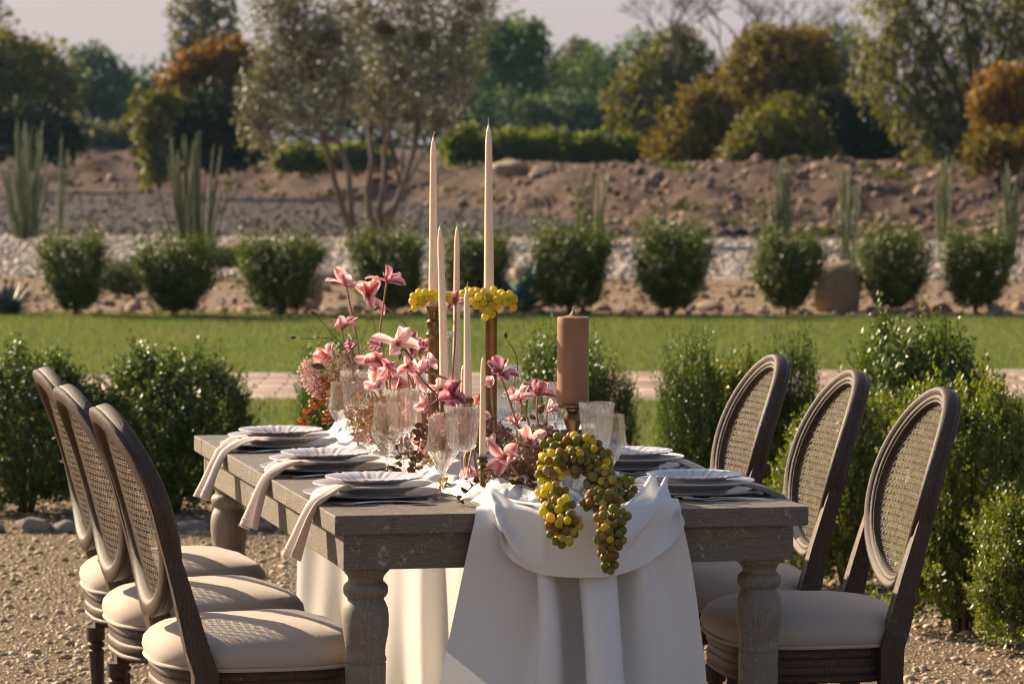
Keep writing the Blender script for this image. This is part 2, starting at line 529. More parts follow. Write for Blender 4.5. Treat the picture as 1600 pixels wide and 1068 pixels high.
def stones_mesh(name, C, S, m, seed=0, tmpl='oct', flat=0.65, smooth=False):
    r = np.random.default_rng(seed)
    V, F = (OCT_V, OCT_F) if tmpl == 'oct' else ico()
    n = len(C); k = len(V)
    P = V[None] * (1 + r.uniform(-0.28, 0.28, (n, k, 1))) * r.uniform(0.65, 1.25, (n, 1, 3))
    P = np.einsum('nij,nkj->nki', rand_rot(n, r), P)
    P[:, :, 2] *= flat
    P = P * np.asarray(S)[:, None, None] + np.asarray(C)[:, None, :]
    FF = (F[None] + (np.arange(n) * k)[:, None, None]).reshape(-1, 3)
    return np_mesh(name, P.reshape(-1, 3), FF, m, smooth)
def norm(a):
    return a / np.maximum(np.linalg.norm(a, axis=-1, keepdims=True), 1e-9)
def leaves_mesh(name, P, T, N, L, Wd, m, shape='fold'):
    """P base points, T leaf direction, N rough normal, L length, Wd width"""
    T = norm(T); S = norm(np.cross(T, N)); N = np.cross(S, T)
    n = len(P); L = np.broadcast_to(L, n)[:, None]; Wd = np.broadcast_to(Wd, n)[:, None]
    if shape == 'fold':
        pts = [P, P + T * L * 0.5 - S * Wd * 0.5 + N * Wd * 0.14, P + T * L * 0.52 - N * Wd * 0.04, P + T * L * 0.5 + S * Wd * 0.5 + N * Wd * 0.14, P + T * L]
        F = np.array([(0, 2, 1), (0, 3, 2), (1, 2, 4), (2, 3, 4)])
    elif shape == 'disc':
        pts = [P]
        for a in np.linspace(-2.5, 2.5, 7):
            pts.append(P + T * L * (0.5 - 0.5 * math.cos(a) * -1) + S * Wd * 0.5 * math.sin(a) if False else P + T * L * 0.5 * (1 + math.cos(a)) + S * Wd * 0.5 * math.sin(a) + N * Wd * 0.08 * abs(math.sin(a)))
        F = np.array([(0, i + 1, i + 2) for i in range(6)][1:5] + [(0, 1, 2), (0, 6, 7)])
    else:
        pts = [P, P + T * L * 0.5 - S * Wd * 0.5, P + T * L, P + T * L * 0.5 + S * Wd * 0.5]
        F = np.array([(0, 3, 1), (1, 3, 2)])
    V = np.stack(pts, 1); k = V.shape[1]
    FF = (F[None] + (np.arange(n) * k)[:, None, None]).reshape(-1, 3)
    return np_mesh(name, V.reshape(-1, 3), FF, m)
def bush_mesh(name, m, seed, rad, hgt, n_sprig, leaf=0.02, per=12, prof=None, sprig=(0.06, 0.12), lean=0.7, spread=1.0, shape='fold'):
    r = np.random.default_rng(seed)
    if prof is None: prof = lambda h: np.interp(h, [0, 0.15, 0.5, 0.85, 1.0], [0.45, 0.8, 1.0, 0.82, 0.35])
    h = r.uniform(0.04, 1, n_sprig) ** 0.85; th = r.uniform(0, 2 * PI, n_sprig)
    lump = 1 + 0.20 * fbm(np.cos(th) * 2.2, np.sin(th) * 2.2 + h * 5, seed) + 0.14 * fbm(np.cos(th) * 6, np.sin(th) * 6 + h * 15, seed + 5)
    rr = prof(h) * rad * lump * np.clip(1.02 - r.exponential(0.13 if leaf < 0.04 else 0.22, n_sprig), 0.1, 1.15)
    B = np.stack([rr * np.cos(th), rr * np.sin(th), h * hgt * (0.97 + 0.08 * fbm(th * 3, rr * 9, seed + 9))], 1)
    out = np.stack([np.cos(th), np.sin(th), 0 * th], 1)
    D = norm(out * (0.75 * (1 - h[:, None] * 0.6)) * spread + np.array([0, 0, lean]) + r.normal(0, 0.28, (n_sprig, 3)))
    Ls = sprig[0] + (sprig[1] - sprig[0]) * r.uniform(0, 1, n_sprig) ** 1.6 * 1.35
    t = np.linspace(0.05, 1, per)
    P = B[:, None] + D[:, None] * (Ls[:, None] * t[None])[:, :, None]
    a = (np.arange(per) % 2) * PI + (np.arange(per) // 2) * (PI / 2)
    a = a[None] + r.uniform(0, 6.28, n_sprig)[:, None] + r.normal(0, 0.25, (n_sprig, per))
    s = norm(np.cross(D, np.array([0.3, 0.2, 1.0]) + 0 * D)); b = np.cross(D, s)
    side = s[:, None] * np.cos(a)[..., None] + b[:, None] * np.sin(a)[..., None]
    T = side * 0.95 + D[:, None] * (0.35 + 0.7 * t[None, :, None])
    N = D[:, None] + side * -0.35 + r.normal(0, 0.22, T.shape)
    sz = leaf * (1.1 - 0.45 * t[None]) * r.uniform(0.75, 1.2, (n_sprig, per))
    return leaves_mesh(name, P.reshape(-1, 3), T.reshape(-1, 3), N.reshape(-1, 3), sz.ravel(), (sz * 0.58).ravel(), m, shape)
def twigs_mesh(name, seed, rad, hgt, n=16, r0=0.006):
    r = np.random.default_rng(seed); mb = MB()
    for i in range(n):
        a = r.uniform(0, 6.28); q = r.uniform(0.2, 0.8)
        p = [Vector((0.05 * math.cos(a) * rad * 2, 0.05 * math.sin(a) * rad * 2, 0)), Vector((rad * q * 0.4 * math.cos(a), rad * q * 0.4 * math.sin(a), hgt * 0.3)),
             Vector((rad * q * 0.8 * math.cos(a + .2), rad * q * 0.8 * math.sin(a + .2), hgt * 0.62)), Vector((rad * q * math.cos(a + .3), rad * q * math.sin(a + .3), hgt * 0.88))]
        mb.tube(p, [r0 * 1.6, r0 * 1.2, r0 * 0.8, r0 * 0.4], 5)
    return mb.mesh(name, M['twig'])

# ================================================================== ground and its zones
def ground_mat(name, a, b_, sc, c3=None, bmp=0.5, fine=300):
    m, n, l, b = nt(name)
    v = coords(n, l, (1, 1, 1))
    f = noise(n, l, v, sc, 6, 0.6); g = noise(n, l, v, fine, 5, 0.75)
    c = ramp(n, l, f, [(0.32, a), (0.68, b_)])
    if c3: c = mixc(n, l, ramp(n, l, g, [(0.5, (0, 0, 0)), (0.68, (0.8,) * 3)]), c, c3)
    l.new(c, b.inputs['Base Color']); b.inputs['Roughness'].default_value = 0.95
    b.inputs['Specular IOR Level'].default_value = 0.12
    bump(n, l, b, g, bmp, 0.02)
    return m
M['dirt'] = ground_mat('dry_brown_dirt', (0.050, 0.030, 0.022), (0.088, 0.056, 0.042), 0.9, (0.135, 0.09, 0.068), 1.0, 5)
M['road'] = ground_mat('grey_brown_gravel_road', (0.045, 0.038, 0.037), (0.060, 0.050, 0.048), 0.5, (0.08, 0.067, 0.062), 0.5, 14)
M['gravel_bed'] = ground_mat('golden_pea_gravel_bed', (0.16, 0.115, 0.072), (0.27, 0.20, 0.13), 9, (0.10, 0.07, 0.045), 0.9, 90)
M['lawn'] = ground_mat('short_green_turf', (0.09, 0.145, 0.06), (0.13, 0.185, 0.085), 1.2, (0.165, 0.21, 0.11), 0.6, 130)
M['bed'] = ground_mat('tan_planting_bed_soil', (0.19, 0.13, 0.085), (0.27, 0.195, 0.135), 2.0, (0.14, 0.095, 0.062), 0.8, 30)
M['pebble_base'] = ground_mat('pale_pebble_sheet', (0.36, 0.30, 0.27), (0.50, 0.43, 0.38), 3.0, (0.25, 0.20, 0.18), 0.8, 20)
M['paver'] = ground_mat('rose_tan_clay_paver', (0.30, 0.225, 0.18), (0.38, 0.29, 0.235), 5, None, 0.3, 60)
M['mortar'] = simple('pale_joint_sand', (0.42, 0.33, 0.27), 0.95, (0.50, 0.40, 0.33), 40)

def sheet(name, pts, z, m, kind='structure', n=1):
    me = bpy.data.meshes.new(name)
    me.from_pydata([(x, y, z) for x, y in pts], [], [tuple(range(len(pts)))])
    me.materials.append(m)
    o = link(name, me)
    o['kind'] = kind
    return o
sheet('ground', [(-600, -60), (600, -60), (600, 1500), (-600, 1500)], 0.0, M['dirt'])
sheet('gravel_ground', [(-14, -14), (14, -14), (14, 15.4), (-14, 15.4)], 0.004, M['gravel_bed'])
LY = lambda x, y0, k=0.075: y0 + k * x            # the garden's lines run slightly askew
def strip(name, y0, y1, z, m, k0=0.075, k1=0.075, hw=16):
    return sheet(name, [(-hw, LY(-hw, y0, k0)), (hw, LY(hw, y0, k0)), (hw, LY(hw, y1, k1)), (-hw, LY(-hw, y1, k1))], z, m)
strip('near_lawn', 15.6, 20.7, 0.008, M['lawn'], 0.0, 0.03)
strip('far_lawn', 23.35, 30.7, 0.008, M['lawn'], 0.16, -0.03)
strip('planting_bed', 30.7, 39.0, 0.012, M['bed'], -0.03, 0)
strip('pebble_bed', 39.0, 54.8, 0.016, M['pebble_base'], 0, 0, 40)
strip('gravel_road', 54.8, 104, 0.02, M['road'], 0, 0, 60)

# paver path: joint sand sheet with one block per paver
path = strip('paved_path', 20.75, 23.4, 0.006, M['mortar'], 0.03, 0.16)
pm = MB(); pm.box(-0.148, 0.148, -0.098, 0.098, -0.02, 0.02, 0.006); pme = pm.mesh('paver', M['paver'])
pms = [pme]
for q in ((0.27, 0.20, 0.165), (0.38, 0.30, 0.25)):
    mm = ground_mat('clay_paver_tone', q, tuple(min(1, c * 1.25) for c in q), 5, None, 0.3, 60)
    c_ = pme.copy(); c_.materials[0] = mm; pms.append(c_)
prg = random.Random(3); cnt = 0
for j in range(13):
    for i in range(-12, 12):
        x = i * 0.31 + (0.155 if j % 2 else 0)
        f0, f1 = LY(x, 20.75, 0.03), LY(x, 23.4, 0.16)
        y = f0 + (f1 - f0) * (j + 0.5) / 13
        if cnt >= 296: break
        o = link('paver', prg.choice(pms), path, loc=(x, y, -0.008 + prg.uniform(-0.001, 0.003)), rot=(0, 0, 0.06 + prg.uniform(-0.012, 0.012)))
        cnt += 1

# turf blades
def blades(name, region, n, m, hgt=(0.02, 0.045), seed=1):
    r = np.random.default_rng(seed)
    x = r.uniform(region[0], region[1], n); t = r.uniform(0, 1, n)
    y = region[2](x) - 0.05 + (region[3](x) - region[2](x) + 0.10) * t + 0.05 * fbm(x * 3, x * 7 + 2, 5) * (np.abs(t - 0.5) > 0.47)
    a = r.uniform(0, 6.28, n); h = r.uniform(*hgt, n); w = 0.004
    base = np.stack([x, y, np.full(n, 0.008)], 1)
    d = np.stack([np.cos(a), np.sin(a), 0 * a], 1)
    tip = base + d[:, [1, 0, 2]] * h[:, None] * r.uniform(-0.6, 0.6, (n, 1)) + np.array([0, 0, 1]) * h[:, None]
    V = np.stack([base - d * w, base + d * w, tip], 1).reshape(-1, 3)
    return np_mesh(name, V, np.arange(3 * n).reshape(-1, 3), m)
M['blade'] = leafmat('turf_blades', [(0.10, 0.15, 0.055), (0.145, 0.20, 0.08), (0.20, 0.24, 0.11), (0.085, 0.125, 0.05)], 0.6, 0.3, 0.15, (0.19, 0.19, 0.10), 0.9)
o = link('lawn_grass', blades('far_turf', (-6.5, 6.5, lambda x: 23.3 + 0.16 * x, lambda x: 30.7 - 0.03 * x), 150000, M['blade'], (0.02, 0.05), 2)); tag(o, 'short mown turf of the wide lawn beyond the path', 'grass', kind='stuff')
o = link('lawn_grass', blades('near_turf', (-4.5, 4.5, lambda x: 15.6 + 0 * x, lambda x: 20.75 + 0.03 * x), 90000, M['blade'], (0.02, 0.045), 3)); tag(o, 'short mown turf of the narrow lawn before the path', 'grass', kind='stuff')

# pea gravel round the table
def scatter(n, f, seed, zoff=0.0, smin=0.0035, smax=0.009, pw=1.6):
    r = np.random.default_rng(seed)
    P = f(n, r); S = smin + (smax - smin) * r.uniform(0, 1, len(P)) ** pw
    C = np.stack([P[:, 0], P[:, 1], S * 0.35 + zoff], 1)
    return C, S
def grav_l(n, r):
    y = r.uniform(9.9, 15.3, n); x = (r.uniform(-30, 780, n) - 800) / 5600 * y; return np.stack([x, y], 1)
def grav_r(n, r):
    y = r.uniform(9.9, 15.3, n); x = (r.uniform(1050, 1640, n) - 800) / 5600 * y; return np.stack([x, y], 1)
M['pea'] = leafmat('pea_gravel_stones', [(0.4704, 0.3696, 0.2576), (0.2800, 0.1904, 0.1120), (0.5600, 0.4704, 0.3696), (0.3808, 0.2688, 0.1568), (0.2016, 0.1568, 0.1232), (0.6160, 0.5040, 0.3696)], 0.75, 0, 0.3)
for nm, f, sd, n_, lb in (('gravel', grav_l, 11, 62000, 'loose golden pea gravel left of the table'), ('gravel', grav_r, 12, 36000, 'loose golden pea gravel under the right hedge')):
    C, S = scatter(n_, f, sd)
    tag(link(nm, stones_mesh('pea_gravel', C, S, M['pea'], sd)), lb, 'gravel', kind='stuff')

for f, sd, n_, lb in ((grav_l, 13, 2600, 'larger stones and chips lying in the gravel left of the table'), (grav_r, 14, 1500, 'larger stones and chips lying in the gravel at the right')):
    C, S = scatter(n_, f, sd, 0.0, 0.008, 0.019, 2.5)
    tag(link('gravel', stones_mesh('gravel_chips', C, S, M['pea'], sd, 'ico')), lb, 'gravel', kind='stuff')
# fallen leaves and dry bits on the gravel
def litter(name, f, n_, sd, lb, zz=0.012):
    r = np.random.default_rng(sd); P = f(n_, r); k = len(P); P3 = np.stack([P[:, 0], P[:, 1], np.full(k, zz) + r.uniform(0, 0.006, k)], 1)
    T = r.normal(size=(k, 3)) * np.array([1, 1, 0.25]); N = np.array([0, 0, 1.0]) + r.normal(0, 0.35, (k, 3)); L = r.uniform(0.012, 0.028, k)
    tag(link(name, leaves_mesh('fallen', P3, T, N, L, L * 0.5, M['litter'])), lb, 'fallen leaves', kind='stuff')
M['litter'] = leafmat('dry_fallen_leaves', [(0.22, 0.13, 0.06), (0.14, 0.08, 0.04), (0.30, 0.22, 0.10), (0.16, 0.17, 0.06)], 0.8, 0.2, 0.2)
litter('leaves', grav_l, 420, 91, 'dry leaves fallen on the gravel left of the table')
litter('leaves', grav_r, 380, 92, 'dry leaves fallen on the gravel under the right hedge')
litter('leaves', lambda n, r: np.stack([r.uniform(-5, 5, n), r.uniform(23.5, 30.4, n)], 1), 160, 93, 'a few dry leaves lying on the wide lawn', 0.04)
# white pebble bed, bed rubble
def peb(n, r):
    y = r.uniform(39, 54.6, n); x = (r.uniform(-150, 1750, n) - 800) / 5600 * y; return np.stack([x, y], 1)
M['white_pebble'] = leafmat('white_river_pebbles', [(0.4437, 0.3825, 0.3366), (0.3060, 0.2525, 0.2218), (0.5355, 0.4743, 0.4208), (0.3825, 0.3136, 0.2677), (0.2525, 0.2066, 0.1760)], 0.7, 0, 0.4)
C, S = scatter(15000, peb, 21, 0.016, 0.018, 0.055, 2.5)
tag(link('pebbles', stones_mesh('pebbles', C, S, M['white_pebble'], 21, 'ico')), 'bed of pale river pebbles beyond the round shrubs', 'pebbles', kind='stuff')
def bedf(n, r):
    y = 30.8 + 8.4 * r.uniform(0, 1, n) ** 1.3; x = (r.uniform(-150, 1750, n) - 800) / 5600 * y; return np.stack([x, y], 1)
M['rubble'] = leafmat('tan_rubble', [(0.2700, 0.1950, 0.1350), (0.1875, 0.1312, 0.0900), (0.3300, 0.2550, 0.1875), (0.2250, 0.1575, 0.1125)], 0.9, 0, 0.2)
C, S = scatter(2600, bedf, 22, 0.012, 0.01, 0.06, 5.0)
tag(link('gravel', stones_mesh('bed_rubble', C, S, M['rubble'], 22, 'ico')), 'small tan stones scattered over the planting bed', 'gravel', kind='stuff')

# ------------------------------------------------------------------ earth berm
PXS = np.linspace(-900, 2500, 380)
def foot(px): return np.interp(px, [-900, 0, 380, 560, 800, 950, 1100, 2500], [106, 104, 96, 88, 74, 62, 57, 57])
def top_y(px): return np.interp(px, [-900, 0, 120, 220, 300, 420, 520, 700, 800, 1000, 1250, 1320, 1430, 1600, 2500], [243, 243, 240, 244, 262, 262, 258, 262, 262, 268, 262, 256, 268, 266, 262])
ts = np.concatenate([np.linspace(-0.15, 1.4, 70), np.linspace(1.5, 12, 12)])
G = np.zeros((len(ts), len(PXS), 3))
def berm_h(px, Y):
    f_ = foot(px); dep = np.interp(px, [0, 600, 950], [10, 14, 17])
    t = (Y - f_) / dep
    H_ = CAM_H - (top_y(px) - 219) * (f_ + dep) / 5600
    x = (px - 800) / 5600 * Y
    s = np.clip(t, 0, 1); s = s * s * (3 - 2 * s)
    nz = 0.16 * fbm(x * 1.1, Y * 0.9, 31) + 0.10 * fbm(x * 3.7, Y * 3.3, 32)
    return np.where(t < 0, -0.05 + 0.05 * np.clip(1 + t * 8, 0, 1), 0.02 + H_ * (0.75 * s + 0.25 * np.clip(t * 1.6, 0, 1)) + nz * np.clip(t * 5, 0, 1) * (0.5 + 0.5 * np.clip(1.6 - t, 0, 1)))
dep_ = np.interp(PXS, [0, 600, 950], [10, 14, 17])
for i, t in enumerate(ts):
    Y = foot(PXS) + t * dep_
    G[i, :, 0] = (PXS - 800) / 5600 * Y; G[i, :, 1] = Y; G[i, :, 2] = berm_h(PXS, Y)
a_, b_ = G.shape[:2]
idx = np.arange(a_ * b_).reshape(a_, b_)
FQ = np.stack([idx[:-1, :-1], idx[:-1, 1:], idx[1:, 1:], idx[1:, :-1]], -1).reshape(-1, 4)
berm = link('terrain', np_mesh('earth_bank', G.reshape(-1, 3), FQ, M['dirt'], True)); berm['kind'] = 'structure'
def bermscat(n, seed, smin, smax, pw, t0=0.02, t1=1.1, pxr=(-100, 1700)):
    r = np.random.default_rng(seed)
    px = r.uniform(*pxr, n); t = r.uniform(t0, t1, n); Y = foot(px) + t * np.interp(px, [0, 600, 950], [10, 14, 17])
    S = smin + (smax - smin) * r.uniform(0, 1, n) ** pw
    return np.stack([(px - 800) / 5600 * Y, Y, berm_h(px, Y) + S * 0.2], 1), S
M['bank_stone'] = leafmat('brown_bank_stones', [(0.2000, 0.1313, 0.0975), (0.1125, 0.0750, 0.0562), (0.3750, 0.2687, 0.2063), (0.1500, 0.1000, 0.0750), (0.2500, 0.1688, 0.1250)], 0.9, 0, 0.2)
C, S = bermscat(3000, 41, 0.02, 0.16, 7.0)
C2, S2 = bermscat(2600, 42, 0.02, 0.14, 5.0, pxr=(760, 1700))
tag(link('rubble', stones_mesh('bank_rubble', np.concatenate([C, C2]), np.concatenate([S, S2]), M['bank_stone'], 41, 'ico', 0.8)), 'broken rubble strewn over the brown earth bank', 'rubble', kind='stuff')
C, S = bermscat(160, 43, 0.05, 0.16, 2.0, -0.02, 0.05, (1010, 1290))
M['dark_rubble'] = leafmat('dark_rubble_stones', [(0.06, 0.045, 0.04), (0.12, 0.09, 0.07)], 0.9, 0, 0.2)
tag(link('rubble', stones_mesh('dark_rubble_heap', C, S * 1.2, M['dark_rubble'], 43, 'ico', 0.9)), 'low heap of dark rubble at the foot of the bank', 'rubble', kind='stuff')

def roadf(n, r):
    y = 55 + 45 * r.uniform(0, 1, n) ** 1.2; x = (r.uniform(-150, 1750, n) - 800) / 5600 * y; return np.stack([x, y], 1)
M['road_stone'] = leafmat('grey_road_gravel', [(0.0780, 0.0630, 0.0540), (0.0480, 0.0396, 0.0348), (0.1080, 0.0900, 0.0780)], 0.9, 0, 0.2)
C, S = scatter(9000, roadf, 23, 0.02, 0.02, 0.07, 3.0)
tag(link('gravel', stones_mesh('road_gravel', C, S, M['road_stone'], 23, 'oct')), 'coarse grey gravel on the track before the bank', 'gravel', kind='stuff')
wr_ = np.random.default_rng(66); n_ = 46; pxw = wr_.uniform(-20, 1640, n_); tw = wr_.uniform(0.0, 1.0, n_); Yw = foot(pxw) + tw * np.interp(pxw, [0, 600, 950], [10, 14, 17])
Pw = np.stack([(pxw - 800) / 5600 * Yw, Yw, berm_h(pxw, Yw)], 1); kk = 60; rad_ = wr_.uniform(0.06, 0.22, n_)
B_ = np.repeat(Pw, kk, 0) + wr_.normal(0, 1, (n_ * kk, 3)) * np.repeat(rad_, kk)[:, None] * np.array([1, 0.6, 0.15])
T_ = wr_.normal(0, 0.5, B_.shape) + np.array([0, 0, 1.0]); N_ = wr_.normal(size=B_.shape)
M['weed'] = leafmat('dull_green_weeds', [(0.06, 0.08, 0.02), (0.12, 0.12, 0.035), (0.18, 0.14, 0.06)], 0.7, 0.25, 0.2)
tag(link('weeds', leaves_mesh('weeds', B_, T_, N_, 0.16, 0.05, M['weed'])), 'scrappy weeds dotted over the brown bank', 'weeds', kind='stuff')
# ------------------------------------------------------------------ single rocks
def rock_mesh(seed, sx, sy, sz, m, sub=3, rough=0.16):
    bm = bmesh.new(); bmesh.ops.create_icosphere(bm, subdivisions=sub, radius=1.0)
    rr = random.Random(seed); cuts = [(Vector((rr.gauss(0, 1), rr.gauss(0, 1), rr.gauss(0, 0.8))).normalized(), rr.uniform(0.55, 0.85)) for _ in range(9)]
    from mathutils import noise as mn
    for v in bm.verts:
        p = v.co.copy()
        for nrm, d in cuts:
            k = p.dot(nrm) - d
            if k > 0: p -= nrm * k * 0.85
        p *= 1 + rough * mn.noise(p * 2.1 + Vector((seed, 0, 0))) + rough * 0.3 * mn.noise(p * 7 + Vector((seed, 0, 0)))
        v.co = Vector((p.x * sx, p.y * sy, p.z * sz))
    me = bpy.data.meshes.new('rock'); bm.to_mesh(me); bm.free()
    me.polygons.foreach_set('use_smooth', [True] * len(me.polygons)); me.update(); me.set_sharp_from_angle(angle=R(32))
    me.materials.append(m); return me
def put_rock(px, py, Y, w, h, lab, seed, m=None, group=None, name='rock', dpt=0.8, rz=0.0):
    s = Y / 5600.0
    me = rock_mesh(seed, w * s / 2, w * s / 2 * dpt, h * s / 2 * 1.1, m or M['rock'])
    p = atY(px, py, Y); zz = max(p.z, -0.05)
    o = link(name, me, loc=(p.x, Y, zz + h * s * 0.42), rot=(0, 0, rz))
    return tag(o, lab, 'rock', group)
# bank boulders (px, base py, Y, width px, height px)
for i, (px, py, Y, w, h, lb) in enumerate([
    (797, 283, 84, 68, 36, 'large pale boulder on top of the bank beside the tallest taper'),
    (853, 284, 83, 52, 30, 'rounded boulder on the bank right of the large pale boulder'),
    (908, 290, 80, 66, 32, 'brown boulder on the bank just left of the central upright stems'),
    (1105, 268, 76, 30, 14, 'small pale boulder on the bank crest below the olive green tree'),
    (762, 296, 80, 26, 14, 'small rock on the bank below the large pale boulder'),
    (1150, 300, 72, 22, 12, 'small pale rock half way up the right part of the bank'),
    (1275, 325, 66, 20, 12, 'small pale rock on the bank between the two right upright stem clumps'),
    (1420, 300, 70, 22, 12, 'small rock on the bank left of the slim upright stems'),
    (1530, 370, 58, 30, 18, 'tan rock at the foot of the bank far right')]):
    put_rock(px, py, Y, w, h, lb, 50 + i, name='boulder')
# pale timber offcut sticking out of the bank
mb = MB(); mb.box(-0.42, 0.42, -0.06, 0.06, -0.05, 0.05, 0.01)
p = atY(668, 272, 88)
tag(mb.build('timber_offcut', simple('pale_timber', (0.50, 0.38, 0.28), 0.8), loc=(p.x, 88, p.z), rot=(0.1, R(22), 0.3)), 'pale piece of timber lying on the bank behind the left taper', 'timber')
# the rocks along the lawn's far edge
ER = [(40, 22, 12), (85, 30, 14), (207, 34, 18), (250, 40, 14), (290, 24, 12), (352, 40, 14), (395, 50, 20), (425, 26, 12), (475, 62, 34), (520, 50, 18), (560, 34, 22), (610, 40, 16), (680, 44, 16), (740, 40, 14), (795, 30, 18),
      (938, 42, 26), (985, 30, 12), (1022, 26, 14), (1108, 54, 26), (1150, 24, 10), (1193, 30, 12), (1238, 34, 16), (1365, 30, 12), (1408, 26, 14), (1436, 50, 26), (1470, 40, 26), (1556, 36, 20), (1592, 32, 22)]
ERL = ['below the dark agave', 'right of the dark agave', 'right of the first round shrub', 'left of the second round shrub', 'under the second round shrub', 'between the second and third round shrubs', 'left of the third round shrub', 'under the third round shrub',
       'tall and leaning, right of the third round shrub', 'behind the top blossom', 'behind the flower stems', 'under the fourth round shrub', 'behind the left tall taper', 'behind the right tall taper', 'under the teal agave',
       'right of the pillar candle', 'small, between the pillar candle and the sixth round shrub', 'left of the sixth round shrub', 'broad and low, right of the sixth round shrub', 'small, midway between two round shrubs', 'under the seventh round shrub', 'left of the great boulder', 'right of the great boulder', 'under the eighth round shrub',
       'brown, left of two rocks between the last two round shrubs', 'brown, right of two rocks between the last two round shrubs', 'right of the last round shrub', 'at the far right end of the lawn']
for i, ((px, w, h), lb) in enumerate(zip(ER, ERL)):
    put_rock(px, 494 - (i * 7 % 5), 31.3 + (i * 37 % 10) * 0.08, w, h, 'tan edging rock, ' + lb, 80 + i, group='rocks edging the planting bed', name='edging_rock', rz=i)
put_rock(1311, 490, 31.7, 104, 84, 'great tan boulder wedged between two round shrubs', 140, name='boulder', dpt=0.7)
put_rock(478, 487, 32.2, 60, 62, 'tall shaded tan stone behind the third round shrub', 141, name='boulder')
for i, (px, py, w, h, lb) in enumerate([(505, 440, 70, 20, 'flat tan stone behind the top blossoms'), (820, 440, 40, 26, 'tan stone behind the teal agave'), (545, 392, 24, 26, 'glinting pale stone at the foot of the olive trunk')]):
    put_rock(px, py, 8512 / (py - 219), w, h, lb, 150 + i)
# border stones between gravel and left hedge
for i, (px, py, w, h, lb) in enumerate([(-18, 838, 60, 26, 'grey border stone cut by the left edge of the picture'), (52, 838, 66, 32, 'rounded grey border stone in front of the leftmost bush'), (100, 838, 44, 28, 'small grey border stone right of the rounded one'),
        (300, 832, 60, 22, 'long low border stone behind the nearest left chair'), (345, 826, 34, 26, 'border stone left of the far table leg'), (416, 835, 40, 24, 'border stone right of the far table leg'), (240, 834, 44, 20, 'flat border stone between the left chairs and the bush')]):
    put_rock(px, py, 8512 / (py - 219), w, h, lb, 170 + i, M['rock_grey'], 'border stones before the left bushes', 'border_stone')

# ------------------------------------------------------------------ near boxwood bushes
BOX_COLS = [(0.026, 0.056, 0.010), (0.052, 0.098, 0.014), (0.088, 0.138, 0.017), (0.042, 0.078, 0.013), (0.15, 0.18, 0.024), (0.032, 0.064, 0.011)]
M['box'] = leafmat('glossy_boxwood_leaf', BOX_COLS, 0.34, 0.32, 0.5)
M['box_gold'] = leafmat('yellowing_boxwood_leaf', [(0.0504, 0.0918, 0.0157), (0.0952, 0.1400, 0.0202), (0.1736, 0.2016, 0.0280), (0.0672, 0.1120, 0.0168), (0.2352, 0.2240, 0.0336), (0.1232, 0.1568, 0.0224)], 0.36, 0.36, 0.45)
round_p = lambda h: np.interp(h, [0, 0.1, 0.45, 0.8, 1.0], [0.62, 0.85, 1.0, 0.88, 0.45])
cone_p = lambda h: np.interp(h, [0, 0.12, 0.5, 0.8, 1.0], [0.7, 0.95, 0.9, 0.62, 0.22])
vase_p = lambda h: np.interp(h, [0, 0.12, 0.45, 0.85, 1.0], [0.12, 0.42, 0.85, 1.0, 0.62])
N1 = bush_mesh('near_bush_a', M['box'], 1, 0.29, 0.62, 1900, 0.028, 11, round_p)
N2 = bush_mesh('near_bush_b', M['box_gold'], 2, 0.29, 0.62, 2000, 0.029, 11, round_p, lean=0.8)
N3 = bush_mesh('near_bush_c', M['box'], 3, 0.24, 0.6, 1100, 0.026, 12, lambda h: np.interp(h, [0, 0.3, 0.7, 1], [0.5, 0.8, 1.0, 0.7]), sprig=(0.08, 0.17), lean=1.0)
TWG = twigs_mesh('bush_twigs', 5, 0.29, 0.6)
def near_bush(me, px, ybase, ytop, wpx, lab, rz=0, Y=None, name='boxwood_bush'):
    Y = Y or 8512 / (ybase - 219)
    s = Y / 5600
    x = (px - 800) * s; h = (ybase - ytop) * s / 0.66; w = wpx * s / 0.62
    root = thing(name, lab, 'bush', (x, Y, 0.0), rz, 'boxwood bushes around the table')
    tag(link('foliage', me, root, scale=(w, w, h)), kind='stuff')
    link('twigs', TWG, root, scale=(w, w, h))
    return root
near_bush(N1, 38, 806, 562, 210, 'dark clipped boxwood bush at the left edge behind the farthest left chair', 0.3)
near_bush(N1, 265, 806, 560, 225, 'rounded dark boxwood bush between the left chairs and the table', 2.1)
near_bush(N3, 520, 820, 548, 130, 'boxwood bush mostly hidden behind the left flowers', 1.0)
near_bush(N3, 880, 830, 538, 170, 'sprigged boxwood bush behind the pillar candle', 4.0)
near_bush(N3, 950, 830, 575, 100, 'loose low boxwood sprigs right of the pillar candle', 2.4)
near_bush(N3, 1075, 860, 545, 110, 'slim upright boxwood bush left of the farthest right chair', 0.7)
near_bush(N2, 1150, 850, 570, 190, 'boxwood bush behind the farthest right chair', 3.3)
near_bush(N3, 1235, 850, 538, 100, 'tall thin boxwood shoots between the two far right chairs', 5.0)
near_bush(N1, 1430, 880, 520, 240, 'tall dark boxwood bush behind the nearest right chair back', 0.9)
near_bush(N2, 1330, 920, 625, 200, 'yellow green boxwood bush between the middle and nearest right chairs', 1.9)
near_bush(N2, 1510, 990, 612, 250, 'large yellow green boxwood bush right of the nearest right chair', 4.4)
near_bush(N2, 1625, 975, 725, 190, 'golden tipped boxwood bush at the right edge', 5.6, Y=10.6)
near_bush(N3, 1615, 800, 560, 90, 'dark boxwood shoots at the right edge above the golden bush', 2.9, Y=13.0)

